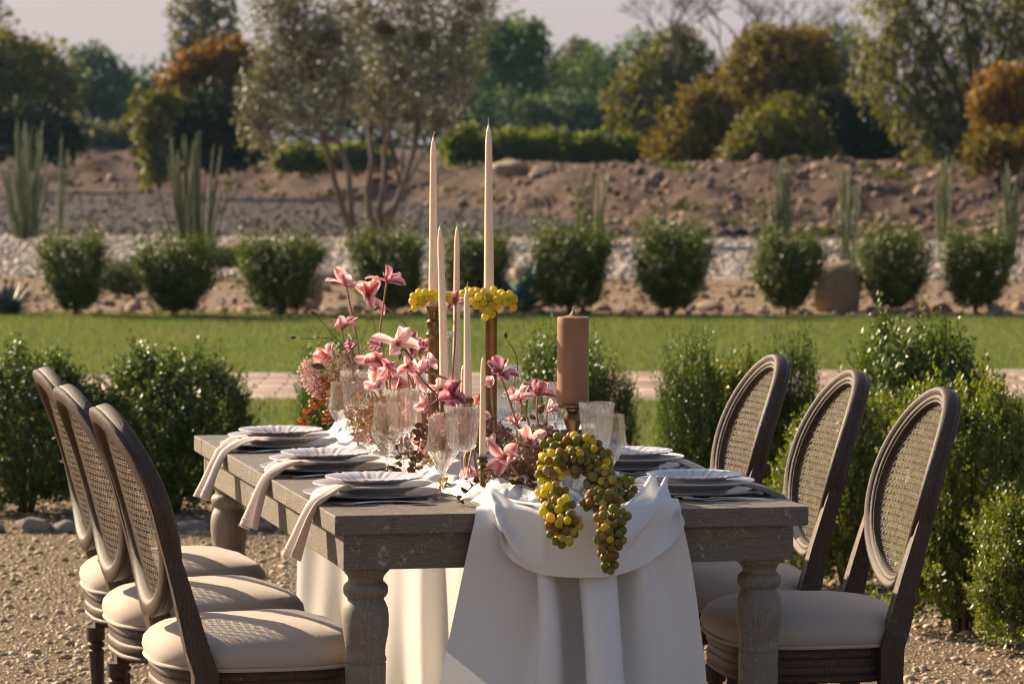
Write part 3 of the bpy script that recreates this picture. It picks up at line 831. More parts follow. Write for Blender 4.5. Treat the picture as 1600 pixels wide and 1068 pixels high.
# ------------------------------------------------------------------ far round shrubs
M['box_far'] = leafmat('shrub_leaf', [(0.020, 0.042, 0.009), (0.048, 0.082, 0.012), (0.10, 0.13, 0.017), (0.03, 0.054, 0.010), (0.17, 0.175, 0.024)], 0.42, 0.32, 0.3)
FB = [bush_mesh('far_bush_%d' % i, M['box_far'], 20 + i, 0.33, 0.62, 1550, 0.038, 9, (lambda h, i=i: np.interp(h, [0, 0.12, 0.45, 0.85, 1.0], [0.10 + 0.08 * (i % 2), 0.42 + 0.14 * (i % 3), 0.84, 1.0 - 0.1 * (i % 2), 0.66])), sprig=(0.07, 0.25), shape='flat') for i in range(5)]
FT = twigs_mesh('shrub_twigs', 8, 0.2, 0.5, 9)
ORD = ['first round shrub from the left, beside the dark agave', 'second round shrub, at the foot of the left upright stems', 'third round shrub from the left, before a leaning stone', 'fourth round shrub, behind the top pink blossoms', 'fifth round shrub, behind the taper candles', 'round shrub above the pillar candle, beside the teal agave', 'vase shaped shrub standing alone right of the pillar candle',
       'spreading shrub left of the great boulder', 'round shrub right of the great boulder', 'last round shrub at the right, before slim upright stems']
for i, (x0, x1, yt, yb, v) in enumerate([(58, 175, 380, 498, 0), (203, 345, 384, 499, 0), (374, 502, 376, 496, 1), (540, 668, 370, 494, 0), (688, 800, 374, 492, 2), (820, 960, 362, 492, 2), (985, 1114, 364, 493, 2), (1168, 1292, 368, 491, 2), (1336, 1456, 366, 489, 1), (1468, 1582, 366, 489, 2)]):
    Y = 8512 / (yb - 219); s = Y / 5600
    root = thing('round_shrub', 'dark green ' + ORD[i], 'shrub', (((x0 + x1) / 2 - 800) * s, Y, 0.012), i * 1.7, 'round shrubs along the far lawn')
    w = (x1 - x0) * s / 0.82; h = (yb - yt) * s / 0.68
    v = (i * 3 + v) % 5; tag(link('foliage', FB[v], root, scale=(w, w * 0.95, h)), kind='stuff'); link('twigs', FT, root, scale=(w, w, h))
for i, (px, yb, w, h, lb) in enumerate([(195, 470, 70, 55, 'low grey green shrub between the first and second round shrubs'), (480, 415, 50, 22, 'small low shrub right of the third round shrub'), (355, 425, 70, 36, 'small shrub right of the left upright stems')]):
    Y = 8512 / (yb - 219); s = Y / 5600
    root = thing('round_shrub', lb, 'shrub', ((px - 800) * s, Y, 0.012), i)
    tag(link('foliage', FB[1], root, scale=(w * s / 0.7, w * s / 0.7, h * s / 0.68)), kind='stuff')

# ------------------------------------------------------------------ tall upright stems (cane-like succulents)
M['reed'] = simple('ribbed_green_stem', (0.035, 0.068, 0.022), 0.6, (0.20, 0.22, 0.09), 90, stretch=(1, 1, 0.05))
M['reed_tip'] = simple('pinkish_dry_tip', (0.26, 0.17, 0.12), 0.7)
def stems_clump(px, ytop, ybase, wpx, n, lab, seed, Y=None, lean=0.0, rpx=2.1):
    Y = Y or 8512 / (ybase - 219); s = Y / 5600
    root = thing('upright_succulent', lab, 'plant', ((px - 800) * s, Y, 0.0), 0, 'tall upright stem plants')
    rr = random.Random(seed); H_ = (ybase - ytop) * s
    for i in range(n):
        t = (i + 0.5) / n * 2 - 1; k = rr.uniform(0.55, 1.0) if abs(t) > 0.35 else rr.uniform(0.8, 1.0)
        if abs(t) > 0.8: k *= 0.65
        bx = t * wpx * s * 0.26; tx = t * wpx * s * 0.58 + rr.gauss(0, 0.05) + lean * H_
        by, ty = rr.gauss(0, 0.08), rr.gauss(0, 0.16); h = H_ * k
        pts = [Vector((bx + (tx - bx) * q ** 1.2, by + (ty - by) * q, h * q)) for q in (0, 0.25, 0.5, 0.75, 0.92, 1.0)]
        r0 = rpx * s * rr.uniform(0.75, 1.15)
        mb = MB(); mb.tube(pts, [r0 * 0.8, r0, r0, r0 * 0.9, r0 * 0.75, r0 * 0.3], 8)
        mb.build('stem', M['reed'], root)
stems_clump(40, 188, 380, 66, 26, 'tall upright green stems at the far left before the bank', 1)
stems_clump(92, 210, 378, 12, 2, 'thin pair of upright stems right of the tall left clump', 2, lean=0.02, rpx=2.1)
stems_clump(302, 205, 440, 86, 34, 'tall dense clump of upright stems behind the second round shrub', 3)
stems_clump(925, 256, 440, 58, 20, 'clump of upright stems behind the pillar candle shrub', 4, rpx=2.1)
stems_clump(1222, 246, 372, 40, 16, 'short upright stems above the spreading shrub', 5, rpx=2.1)
stems_clump(1322, 248, 430, 40, 16, 'upright stems rising behind the great boulder', 6, rpx=1.9)
stems_clump(1473, 238, 378, 30, 13, 'slim upright stems left of the last round shrub', 7, rpx=2.1)
stems_clump(1575, 246, 415, 40, 16, 'upright stems behind the last round shrub at the right edge', 8, rpx=2.1)

# ------------------------------------------------------------------ agaves
def agave(px, ybase, wpx, hpx, lab, n, mat_, seed, wide=0.16):
    Y = 8512 / (ybase - 219); s = Y / 5600; rr = random.Random(seed)
    root = thing('agave', lab, 'plant', ((px - 800) * s, Y, 0.01), 0)
    for i in range(n):
        a = i * 2.39996; up = 0.25 + 0.75 * (i / n)
        L = wpx * s * 0.52 / max(0.45, math.cos(up)) * rr.uniform(0.85, 1.1); L = min(L, hpx * s / max(0.5, math.sin(up)))
        mb = MB(); V = []; k = 7
        for j in range(k):
            q = j / (k - 1); w = L * wide * (math.sin(PI * min(1, q * 0.75 + 0.25)) * 0.9 + 0.02) * (1 - q ** 4)
            c = Vector((q * L * math.cos(up) , 0, q * L * math.sin(up) * (1 - 0.12 * q)))
            nn = Vector((-math.sin(up), 0, math.cos(up)))
            V += [c + Vector((0, -w, 0)) + nn * w * 0.35, c - nn * w * 0.15, c + Vector((0, w, 0)) + nn * w * 0.35, c - nn * (w * 0.15 + L * 0.022 * (1 - q))]
        F_ = []
        for j in range(k - 1):
            for e in range(4):
                order = [0, 1, 2, 3]; A, B = order[e], order[(e + 1) % 4]
                F_.append((j * 4 + A, j * 4 + B, (j + 1) * 4 + B, (j + 1) * 4 + A))
        mb.add(V, F_); mb.build('leaf', mat_, root, rot=(0, 0, a))
M['agave'] = simple('blue_teal_agave', (0.07, 0.17, 0.15), 0.5, (0.13, 0.24, 0.20), 8)
M['agave_dark'] = simple('dark_blue_agave', (0.045, 0.07, 0.08), 0.45, (0.10, 0.13, 0.13), 12)
agave(812, 489, 170, 112, 'blue teal agave with broad curved leaves beside the pillar candle shrub', 14, M['agave'], 1, 0.13)
agave(10, 498, 95, 72, 'dark spiky agave rosette at the left end of the far lawn', 46, M['agave_dark'], 2, 0.07)
agave(1168, 300, 40, 20, 'small pale agave on the bank right of the bare tree', 12, M['agave'], 3, 0.12)
# ================================================================== trees
def crown_mesh(name, m, blobs, n, size, seed, shape='flat', droop=0.0, hollow=0.35, aspect=0.5):
    r = np.random.default_rng(seed)
    bl = np.array(blobs, float); vol = (bl[:, 3] * bl[:, 4] * bl[:, 5]) ** 0.67; cnt_ = np.maximum(8, (n * vol / vol.sum())).astype(int)
    P, Nn = [], []
    for b, c in zip(bl, cnt_):
        d = norm(r.normal(size=(c, 3)))
        lump = 1 + 0.26 * fbm(d[:, 0] * 3 + b[0], d[:, 1] * 3 + d[:, 2] * 3, seed) + 0.24 * fbm(d[:, 0] * 8, d[:, 2] * 8 + d[:, 1] * 6, seed + 3)
        q = np.clip(1.05 - r.exponential(hollow * 0.5, c), 0.15, 1.2)
        P.append(b[None, :3] + d * b[None, 3:6] * (lump * q)[:, None]); Nn.append(d)
    P = np.concatenate(P); Nn = np.concatenate(Nn)
    k = len(P)
    # gather the leaves into tufts
    T = norm(r.normal(size=(k, 3)) + np.array([0, 0, -droop]) + Nn * 0.4)
    N = norm(Nn * 0.9 + r.normal(0, 0.55, (k, 3)))
    L = size * r.uniform(0.6, 1.4, k)
    return leaves_mesh(name, P, T, N, L, L * aspect, m, shape)
def limb(mb, a, b, r0, r1, rr, bend=0.12, n=5):
    a, b = Vector(a), Vector(b); L = (b - a).length; pts = []
    off = Vector((rr.gauss(0, 1), rr.gauss(0, 1), rr.gauss(0, 0.4))) * L * bend
    for i in range(n + 1):
        t = i / n; pts.append(a.lerp(b, t) + off * math.sin(PI * t) + Vector((rr.gauss(0, 1), rr.gauss(0, 1), 0)) * L * 0.012 * (0 < i < n))
    mb.tube(pts, [r0 + (r1 - r0) * (i / n) for i in range(n + 1)], 7)
    return pts
def tree(name, label, Y, base_px, blobs_px, m, bark, n=4000, size=0.16, seed=1, trunk_r=0.12, zb=0.9, limbs=True, **kw):
    """blobs in picture units, turned into real ellipsoids at distance Y"""
    s = Y / 5600; rr = random.Random(seed)
    bx = (base_px - 800) * s
    root = thing(name, label, 'tree' if 'shrub' not in name and 'bush' not in name and 'hedge' not in name else 'bush', (bx, Y, zb), 0)
    bl = []
    for (px, py, rx, rz) in blobs_px:
        p = atY(px, py, Y); dy = rr.uniform(-0.5, 0.5) * rx * s
        bl.append((p.x - bx, dy, p.z - zb, rx * s, (rx + rz) / 2 * s * 0.9, rz * s))
    tag(link('crown', crown_mesh('crown', m, bl, n, size, seed, **kw), root), kind='stuff')
    if limbs:
        mb = MB(); cx = sum(b[0] for b in bl) / len(bl); cz = min(b[2] for b in bl)
        fork = Vector((cx * 0.4, 0, max(0.3, cz * 0.45)))
        limb(mb, (0, 0, -0.3), fork, trunk_r, trunk_r * 0.75, rr, 0.04)
        for b in bl: limb(mb, fork, (b[0], b[1], b[2]), trunk_r * 0.5, trunk_r * 0.12, rr, 0.08)
        mb.build('trunk', bark, root)
    return root
G_ = lambda *c: list(c)
M['lf_yellow'] = leafmat('yellow_green_foliage', [(0.1082, 0.1137, 0.0218), (0.1623, 0.1516, 0.0304), (0.0812, 0.0920, 0.0218), (0.2057, 0.1731, 0.0326)], 0.6, 0.3, 0.15)
M['lf_green'] = leafmat('mid_green_foliage', [(0.0585, 0.1105, 0.0325), (0.0975, 0.1560, 0.0390), (0.1300, 0.1885, 0.0455), (0.0520, 0.0910, 0.0325)], 0.6, 0.3, 0.15)
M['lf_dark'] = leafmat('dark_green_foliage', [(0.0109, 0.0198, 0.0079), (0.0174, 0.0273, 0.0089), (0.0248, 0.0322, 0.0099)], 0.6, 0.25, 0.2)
M['lf_orange'] = leafmat('orange_ochre_foliage', [(0.2024, 0.0966, 0.0166), (0.2760, 0.1380, 0.0202), (0.1564, 0.0920, 0.0184), (0.1104, 0.0874, 0.0184)], 0.6, 0.3, 0.15)
M['lf_ochre'] = leafmat('olive_gold_foliage', [(0.1333, 0.1000, 0.0171), (0.1809, 0.1286, 0.0190), (0.0857, 0.0762, 0.0190), (0.2190, 0.1428, 0.0209)], 0.6, 0.3, 0.15)
M['lf_silver'] = leafmat('silver_olive_foliage', [(0.125, 0.125, 0.085), (0.20, 0.19, 0.14), (0.07, 0.075, 0.045), (0.26, 0.24, 0.185), (0.10, 0.095, 0.055)], 0.5, 0.18, 0.4)
M['lf_grey'] = leafmat('grey_green_foliage', [(0.1001, 0.1051, 0.0701), (0.1602, 0.1552, 0.1101), (0.0751, 0.0851, 0.0551)], 0.6, 0.35, 0.2)
M['lf_gum'] = leafmat('hanging_gum_foliage', [(0.1107, 0.1157, 0.0453), (0.1710, 0.1610, 0.0604), (0.0754, 0.0856, 0.0352), (0.2214, 0.2012, 0.0906)], 0.5, 0.4, 0.3)
M['lf_blue'] = leafmat('blue_green_foliage', [(0.0587, 0.1028, 0.0661), (0.0956, 0.1396, 0.0809), (0.0441, 0.0734, 0.0515)], 0.6, 0.3, 0.2)

M['lf_scrub'] = leafmat('bright_scrub_foliage', [(0.10, 0.14, 0.028), (0.16, 0.18, 0.035), (0.07, 0.11, 0.025), (0.20, 0.19, 0.04)], 0.6, 0.4, 0.15)  # brighter yellow-green leaf tones of the low bank shrubs
# far row
tree('leafy_tree', 'yellow green tree filling the upper left corner', 118, 20, [(10, 120, 70, 60), (60, 110, 50, 48), (-60, 110, 60, 60), (88, 150, 36, 42), (20, 170, 80, 40), (0, 82, 40, 30)], M['lf_yellow'], M['bark_dark'], 7000, 0.26, 1)
tree('grey_tree', 'grey leaved treetop cut by the upper left corner', 135, -10, [(-30, 10, 30, 45), (0, 25, 16, 26), (-50, 80, 60, 60)], M['lf_grey'], M['bark_dark'], 900, 0.26, 31)
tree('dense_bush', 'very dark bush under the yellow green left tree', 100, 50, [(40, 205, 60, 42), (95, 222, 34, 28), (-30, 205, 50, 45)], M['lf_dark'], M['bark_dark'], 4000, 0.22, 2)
tree('leafy_tree', 'hazy blue green tree with bare twigs on top, left of the orange tree', 165, 150, [(150, 130, 50, 46), (120, 150, 34, 40), (185, 155, 38, 45), (150, 195, 64, 40), (140, 92, 30, 22)], M['lf_blue'], M['bark_dark'], 5200, 0.3, 3)
tree('leafy_tree', 'low grey green bush beneath the hazy blue green tree', 125, 170, [(150, 218, 40, 22), (195, 215, 26, 26), (125, 205, 22, 20)], M['lf_grey'], M['bark_dark'], 1800, 0.24, 32)
tree('leafy_tree', 'distant pale blue trees in the notch beside the orange tree', 240, 225, [(215, 165, 34, 42), (245, 150, 34, 46), (262, 190, 40, 50)], M['lf_blue'], M['bark_dark'], 2500, 0.45, 4)
tree('gum_tree', 'tall sparse grey tree above the orange tree', 140, 320, [(300, 30, 34, 40), (345, 45, 28, 36), (320, 80, 40, 24), (290, 70, 22, 26), (330, -20, 44, 40), (290, 112, 24, 26)], M['lf_grey'], M['bark'], 2300, 0.3, 5, trunk_r=0.14)
tree('leafy_tree', 'orange topped dark tree left of the olive trees', 92, 250, [(330, 105, 48, 38), (290, 130, 36, 34), (360, 130, 38, 44), (300, 170, 30, 22), (372, 90, 26, 26)], M['lf_orange'], M['bark_dark'], 5000, 0.2, 6)
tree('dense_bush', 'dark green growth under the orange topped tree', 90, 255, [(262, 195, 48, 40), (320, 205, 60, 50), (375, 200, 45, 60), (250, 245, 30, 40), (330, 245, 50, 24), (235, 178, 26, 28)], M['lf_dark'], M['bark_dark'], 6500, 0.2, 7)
tree('leafy_tree', 'yellow green leafy edge of the dark growth beside the left upright stems', 88, 240, [(232, 185, 26, 36), (240, 250, 18, 36), (258, 165, 22, 20)], M['lf_yellow'], M['bark_dark'], 1500, 0.2, 33)
tree('leafy_tree', 'dark blue green trees behind the olive crowns', 130, 620, [(560, 110, 80, 90), (660, 120, 70, 90), (700, 170, 70, 80), (470, 120, 70, 80), (420, 200, 50, 50), (560, 205, 80, 50), (740, 205, 60, 45)], M['lf_blue'], M['bark_dark'], 8500, 0.26, 8)
tree('leafy_tree', 'bright green round tree right of the olive crowns', 150, 800, [(800, 75, 44, 46), (770, 60, 34, 30), (830, 60, 20, 30), (835, 110, 34, 44), (800, 140, 50, 40), (755, 110, 30, 50)], M['lf_green'], M['bark_dark'], 5200, 0.28, 9)
tree('leafy_tree', 'pale grey green tree right of the bright green tree', 185, 900, [(900, 100, 32, 36), (885, 140, 30, 40), (925, 120, 32, 36), (945, 145, 28, 40), (905, 80, 16, 16)], M['lf_grey'], M['bark_dark'], 3500, 0.3, 10)
tree('leafy_tree', 'soft green treetops filling the gap right of the bright green tree', 170, 960, [(870, 130, 30, 34), (930, 110, 30, 36), (985, 110, 36, 40), (1010, 80, 30, 30), (960, 150, 50, 36)], M['lf_green'], M['bark_dark'], 3600, 0.28, 36)
tree('dense_bush', 'band of dark blue green trees low behind the tall taper', 145, 840, [(800, 185, 70, 38), (880, 185, 60, 38), (950, 180, 50, 42), (1000, 185, 40, 34)], M['lf_blue'], M['bark_dark'], 5000, 0.28, 11)
tree('leafy_tree', 'olive yellow tree below the bare tree', 118, 1030, [(1010, 130, 44, 44), (1055, 95, 46, 44), (1085, 135, 50, 50), (980, 160, 34, 34), (1030, 185, 70, 34), (1110, 175, 40, 40), (1062, 62, 18, 20)], M['lf_yellow'], M['bark_dark'], 7500, 0.22, 12)
tree('leafy_tree', 'grey green distant tree right of the big olive gold tree', 210, 1320, [(1300, 75, 34, 32), (1335, 85, 34, 36), (1310, 125, 44, 34), (1360, 110, 34, 40)], M['lf_blue'], M['bark_dark'], 3200, 0.36, 13)
tree('leafy_tree', 'big rounded olive gold tree in front of the right tree line', 92, 1220, [(1215, 95, 74, 56), (1175, 120, 46, 50), (1265, 110, 48, 56), (1225, 155, 80, 50), (1280, 160, 40, 50), (1195, 72, 40, 28), (1250, 74, 38, 26)], M['lf_ochre'], M['bark_dark'], 9500, 0.18, 14)
tree('leafy_tree', 'low golden foliage stepping down left of the big olive gold tree', 90, 1080, [(1110, 180, 52, 46), (1070, 215, 44, 40), (1040, 235, 36, 30), (1150, 205, 50, 50), (1110, 235, 50, 32), (1090, 160, 32, 26)], M['lf_ochre'], M['bark_dark'], 6500, 0.17, 15)
tree('leafy_tree', 'mid green bushes at the foot of the big olive gold tree', 86, 1210, [(1195, 218, 50, 38), (1240, 190, 44, 36), (1180, 240, 50, 26), (1260, 235, 46, 28)], M['lf_yellow'], M['bark_dark'], 4500, 0.17, 16)
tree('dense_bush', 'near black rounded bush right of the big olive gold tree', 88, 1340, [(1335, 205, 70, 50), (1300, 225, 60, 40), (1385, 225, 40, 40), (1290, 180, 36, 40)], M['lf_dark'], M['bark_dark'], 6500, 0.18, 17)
# low bright yellow-green growth along the bank
for i, (px, rx, rz, py, mt, lb) in enumerate([(725, 34, 22, 232, 'lf_scrub', 'bright green shrub behind the bank between the tall tapers'), (800, 48, 20, 234, 'lf_scrub', 'yellow green shrub behind the large pale boulder'), (868, 44, 22, 236, 'lf_scrub', 'yellow green shrub on the bank behind the rounded boulder'), (930, 40, 22, 240, 'lf_scrub', 'green shrub above the central upright stems'), (985, 40, 20, 240, 'lf_scrub', 'yellow green shrub left of the golden foliage'), (1063, 24, 12, 285, 'lf_scrub', 'small green plant growing on the rubble bank'), (560, 60, 14, 250, 'lf_scrub', 'low shrub behind the olive trunks'), (470, 40, 14, 252, 'lf_scrub', 'low yellow green shrub left of the olive trunks')]):
    tree('low_shrub', lb, 92 if i != 5 else 74, px, [(px - rx * 0.4, py - 3, rx * 0.6, rz * 1.15), (px + rx * 0.4, py + 3, rx * 0.6, rz * 0.9), (px, py - 8, rx * 0.5, rz * 1.15)], M[mt], M['bark_dark'], 2200, 0.16, 60 + i, limbs=False)
# right side
tree('gum_tree', 'tall drooping gum tree filling the upper right', 84, 1530, [(1400, 40, 60, 70), (1380, 110, 46, 60), (1450, 80, 60, 70), (1520, 60, 60, 80), (1590, 70, 60, 80), (1430, 160, 46, 60), (1480, 150, 50, 60), (1400, -20, 60, 50), (1500, -20, 80, 50), (1455, 215, 46, 52), (1600, 0, 60, 60), (1500, 220, 40, 44)], M['lf_gum'], M['bark_dark'], 13000, 0.19, 18, droop=1.6, hollow=0.7, aspect=0.3, trunk_r=0.22)
tree('leafy_tree', 'bright orange tree at the right edge', 68, 1580, [(1575, 150, 46, 42), (1610, 140, 50, 46), (1560, 190, 34, 34), (1600, 200, 46, 40), (1545, 165, 26, 30)], M['lf_orange'], M['bark_dark'], 5500, 0.13, 19)
tree('leafy_tree', 'orange and green shrub under the bright orange tree', 66, 1560, [(1540, 240, 34, 30), (1585, 235, 44, 30), (1625, 235, 34, 34)], M['lf_ochre'], M['bark_dark'], 2800, 0.12, 20)
tree('dense_bush', 'shadowy trees behind the right gum tree', 115, 1520, [(1470, 200, 70, 60), (1560, 190, 80, 70), (1640, 170, 70, 80)], M['lf_dark'], M['bark_dark'], 4500, 0.22, 34)
tree('dense_bush', 'dark distant tree line closing the view at the back', 260, 800, [(x_, 165 + (x_ * 13 % 17), 95, 58 + (x_ * 7 % 30)) for x_ in range(-300, 2000, 95)], M['lf_blue'], M['bark_dark'], 9000, 0.5, 35, limbs=False)

# bare tree: branching skeleton
def bare_tree(px, ybase, Y, label):
    s = Y / 5600; rr = random.Random(77); mb = MB()
    root = thing('bare_tree', label, 'tree', ((px - 800) * s, Y, 0.9))
    def grow(p, d, L, r0, dep):
        q = p + d * L; q2 = q + Vector((0, 0, 0.06 * L))
        limb(mb, p, q2, r0, r0 * 0.62, rr, 0.05, 3 if dep > 1 else 2)
        if dep == 0: return
        for k in range(3 if dep > 1 else 4):
            a = rr.uniform(0, 6.28); sp = rr.uniform(0.4, 0.95)
            e = (d + Vector((math.cos(a) * sp * 1.25, math.sin(a) * sp * 0.8, rr.uniform(-0.1, 0.3)))).normalized()
            grow(q2, e, L * rr.uniform(0.62, 0.85), r0 * 0.58, dep - 1)
    grow(Vector((0, 0, -0.3)), Vector((0.01, 0, 1)), 1.9, 0.13, 6)
    tag(mb.build('branches', M['bark_dark'], root), kind='stuff')
bare_tree(1098, 250, 108, 'bare leafless tree with spreading fine branches')

M['bark_olive'] = simple('olive_bark', (0.075, 0.058, 0.046), 0.9, (0.14, 0.11, 0.088), 18, 0.8, 0.02, stretch=(1, 1, 0.3))
# olive trees with several leaning trunks
def olive(label, Y, base, trunks, blobs, seed, n, size=0.10):
    s = Y / 5600; rr = random.Random(seed); bx = (base - 800) * s
    root = thing('olive_tree', label, 'tree', (bx, Y, 0.016), 0, 'multi trunk olive trees beyond the pebbles')
    bl = []
    for (px, py, rx, rz) in blobs:
        p = atY(px, py, Y); bl.append((p.x - bx, rr.uniform(-0.6, 0.6) * rx * s, p.z, rx * s, rx * s * 0.9, rz * s))
    tag(link('crown', crown_mesh('crown', M['lf_silver'], bl, n, size, seed, hollow=0.9, aspect=0.28), root), kind='stuff')
    for tr in trunks:
        mb = MB(); pts = [atY(a, b_, Y) - Vector((bx, Y, 0)) for a, b_ in tr]
        pts = [Vector((p.x, rr.gauss(0, 0.05) * i, max(p.z, -0.05))) for i, p in enumerate(pts)]
        k = len(pts); r0 = 6.2 * s
        mb.tube(pts, [r0 * (1.25 if i == 0 else 1.0 - 0.5 * i / k) for i in range(k)], 9)
        top = pts[-1]
        near = sorted(bl, key=lambda b: (Vector(b[:3]) - top).length)[:3]
        for b in near: limb(mb, top, b[:3], r0 * 0.5, r0 * 0.15, rr, 0.06)
        mb.build('trunk', M['bark_olive'], root)
olive('silver leaved olive tree with leaning trunks, left of the pair', 50.5, 550, [[(556, 388), (540, 340), (522, 285), (512, 240), (495, 190)], [(556, 385), (548, 330), (545, 270), (530, 225)]],
      [(450, 60, 60, 60), (420, 130, 46, 56), (410, 200, 40, 40), (480, 110, 56, 60), (520, 60, 60, 60), (440, 10, 60, 40), (470, 180, 40, 30), (540, 140, 46, 46), (395, 170, 26, 40)], 5, 10500)
olive('silver leaved olive tree with three forked trunks, right of the pair', 52.5, 590, [[(588, 378), (578, 340), (574, 300), (582, 250), (575, 200)], [(590, 378), (592, 330), (602, 290), (600, 240), (612, 190)], [(592, 378), (616, 330), (634, 280), (650, 230), (655, 180)], [(592, 374), (604, 340), (628, 300)]],
      [(600, 50, 60, 56), (660, 60, 60, 60), (720, 50, 50, 60), (620, 120, 56, 56), (690, 130, 56, 50), (640, 180, 50, 36), (580, 150, 40, 44), (740, 10, 50, 40), (650, -5, 60, 40), (560, 20, 46, 46), (690, 190, 30, 26), (720, 110, 30, 40)], 6, 12000)
# ================================================================== dining table
table = thing('dining_table', 'long weathered grey wooden farm table with turned legs', 'table', TO, TH)
def tpart(name, x0, x1, y0, y1, z0, z1, m, bev=0.003, parent=None):
    mb = MB(); mb.box(x0, x1, y0, y1, z0, z1, bev)
    return mb.build(name, m, parent or table, smooth=False)
ZS = TZ - 0.040
tpart('end_board', 0, TW, 0, 0.125, ZS, TZ, M['table_x'])
tpart('end_board', 0, TW, TL - 0.125, TL, ZS, TZ, M['table_x'])
npl = 6; pw = TW / npl
for i in range(npl):
    tpart('plank', i * pw + 0.0008, (i + 1) * pw - 0.0008, 0.1265, TL - 0.1265, ZS + 0.0005 * (i % 2), TZ - 0.0006 * ((i * 3) % 4) / 3, M['table'], 0.002)
AZ = TZ - 0.114
ap = 0.022
tpart('apron', ap, TW - ap - 0.004, ap, ap + 0.03, AZ, ZS - 0.0005, M['table_x'], 0.002)
tpart('apron', ap, TW - ap - 0.004, TL - ap - 0.03, TL - ap, AZ, ZS - 0.0005, M['table_x'], 0.002)
tpart('apron', ap + 0.0015, ap + 0.03, ap + 0.0305, TL - ap - 0.0305, AZ, ZS - 0.0005, M['table'], 0.002)
tpart('apron', TW - ap - 0.034, TW - ap - 0.0055, ap + 0.0305, TL - ap - 0.0305, AZ, ZS - 0.0005, M['table'], 0.002)
LEG = [(0.000, 0.030), (0.012, 0.036), (0.03, 0.040), (0.045, 0.034), (0.06, 0.030), (0.20, 0.037), (0.33, 0.041), (0.448, 0.042), (0.4485, 0.0405), (0.452, 0.0405), (0.4525, 0.043), (0.459, 0.0432), (0.464, 0.0405), (0.475, 0.0405), (0.49, 0.0425), (0.505, 0.0455),
       (0.524, 0.0478), (0.545, 0.0478), (0.562, 0.0455), (0.574, 0.0405), (0.579, 0.0375), (0.582, 0.0375), (0.586, 0.042), (0.592, 0.0455), (0.600, 0.0465), (0.608, 0.0452), (0.613, 0.041), (0.616, 0.0365), (0.621, 0.0358), (0.628, 0.038), (0.634, 0.0435), (0.638, 0.046), (0.6385, 0.0485), (AZ - 0.0005, 0.0485)]
mb = MB(); mb.lathe([(r, z) for z, r in LEG], 40); leg_me = mb.mesh('leg', M['table_leg'], True, 35)
for (u, v) in ((0.079, 0.079), (TW - 0.083, 0.079), (0.079, TL - 0.079), (TW - 0.083, TL - 0.079)):
    link('leg', leg_me, table, loc=(u, v, 0), rot=(0, 0, u * 9 + v))

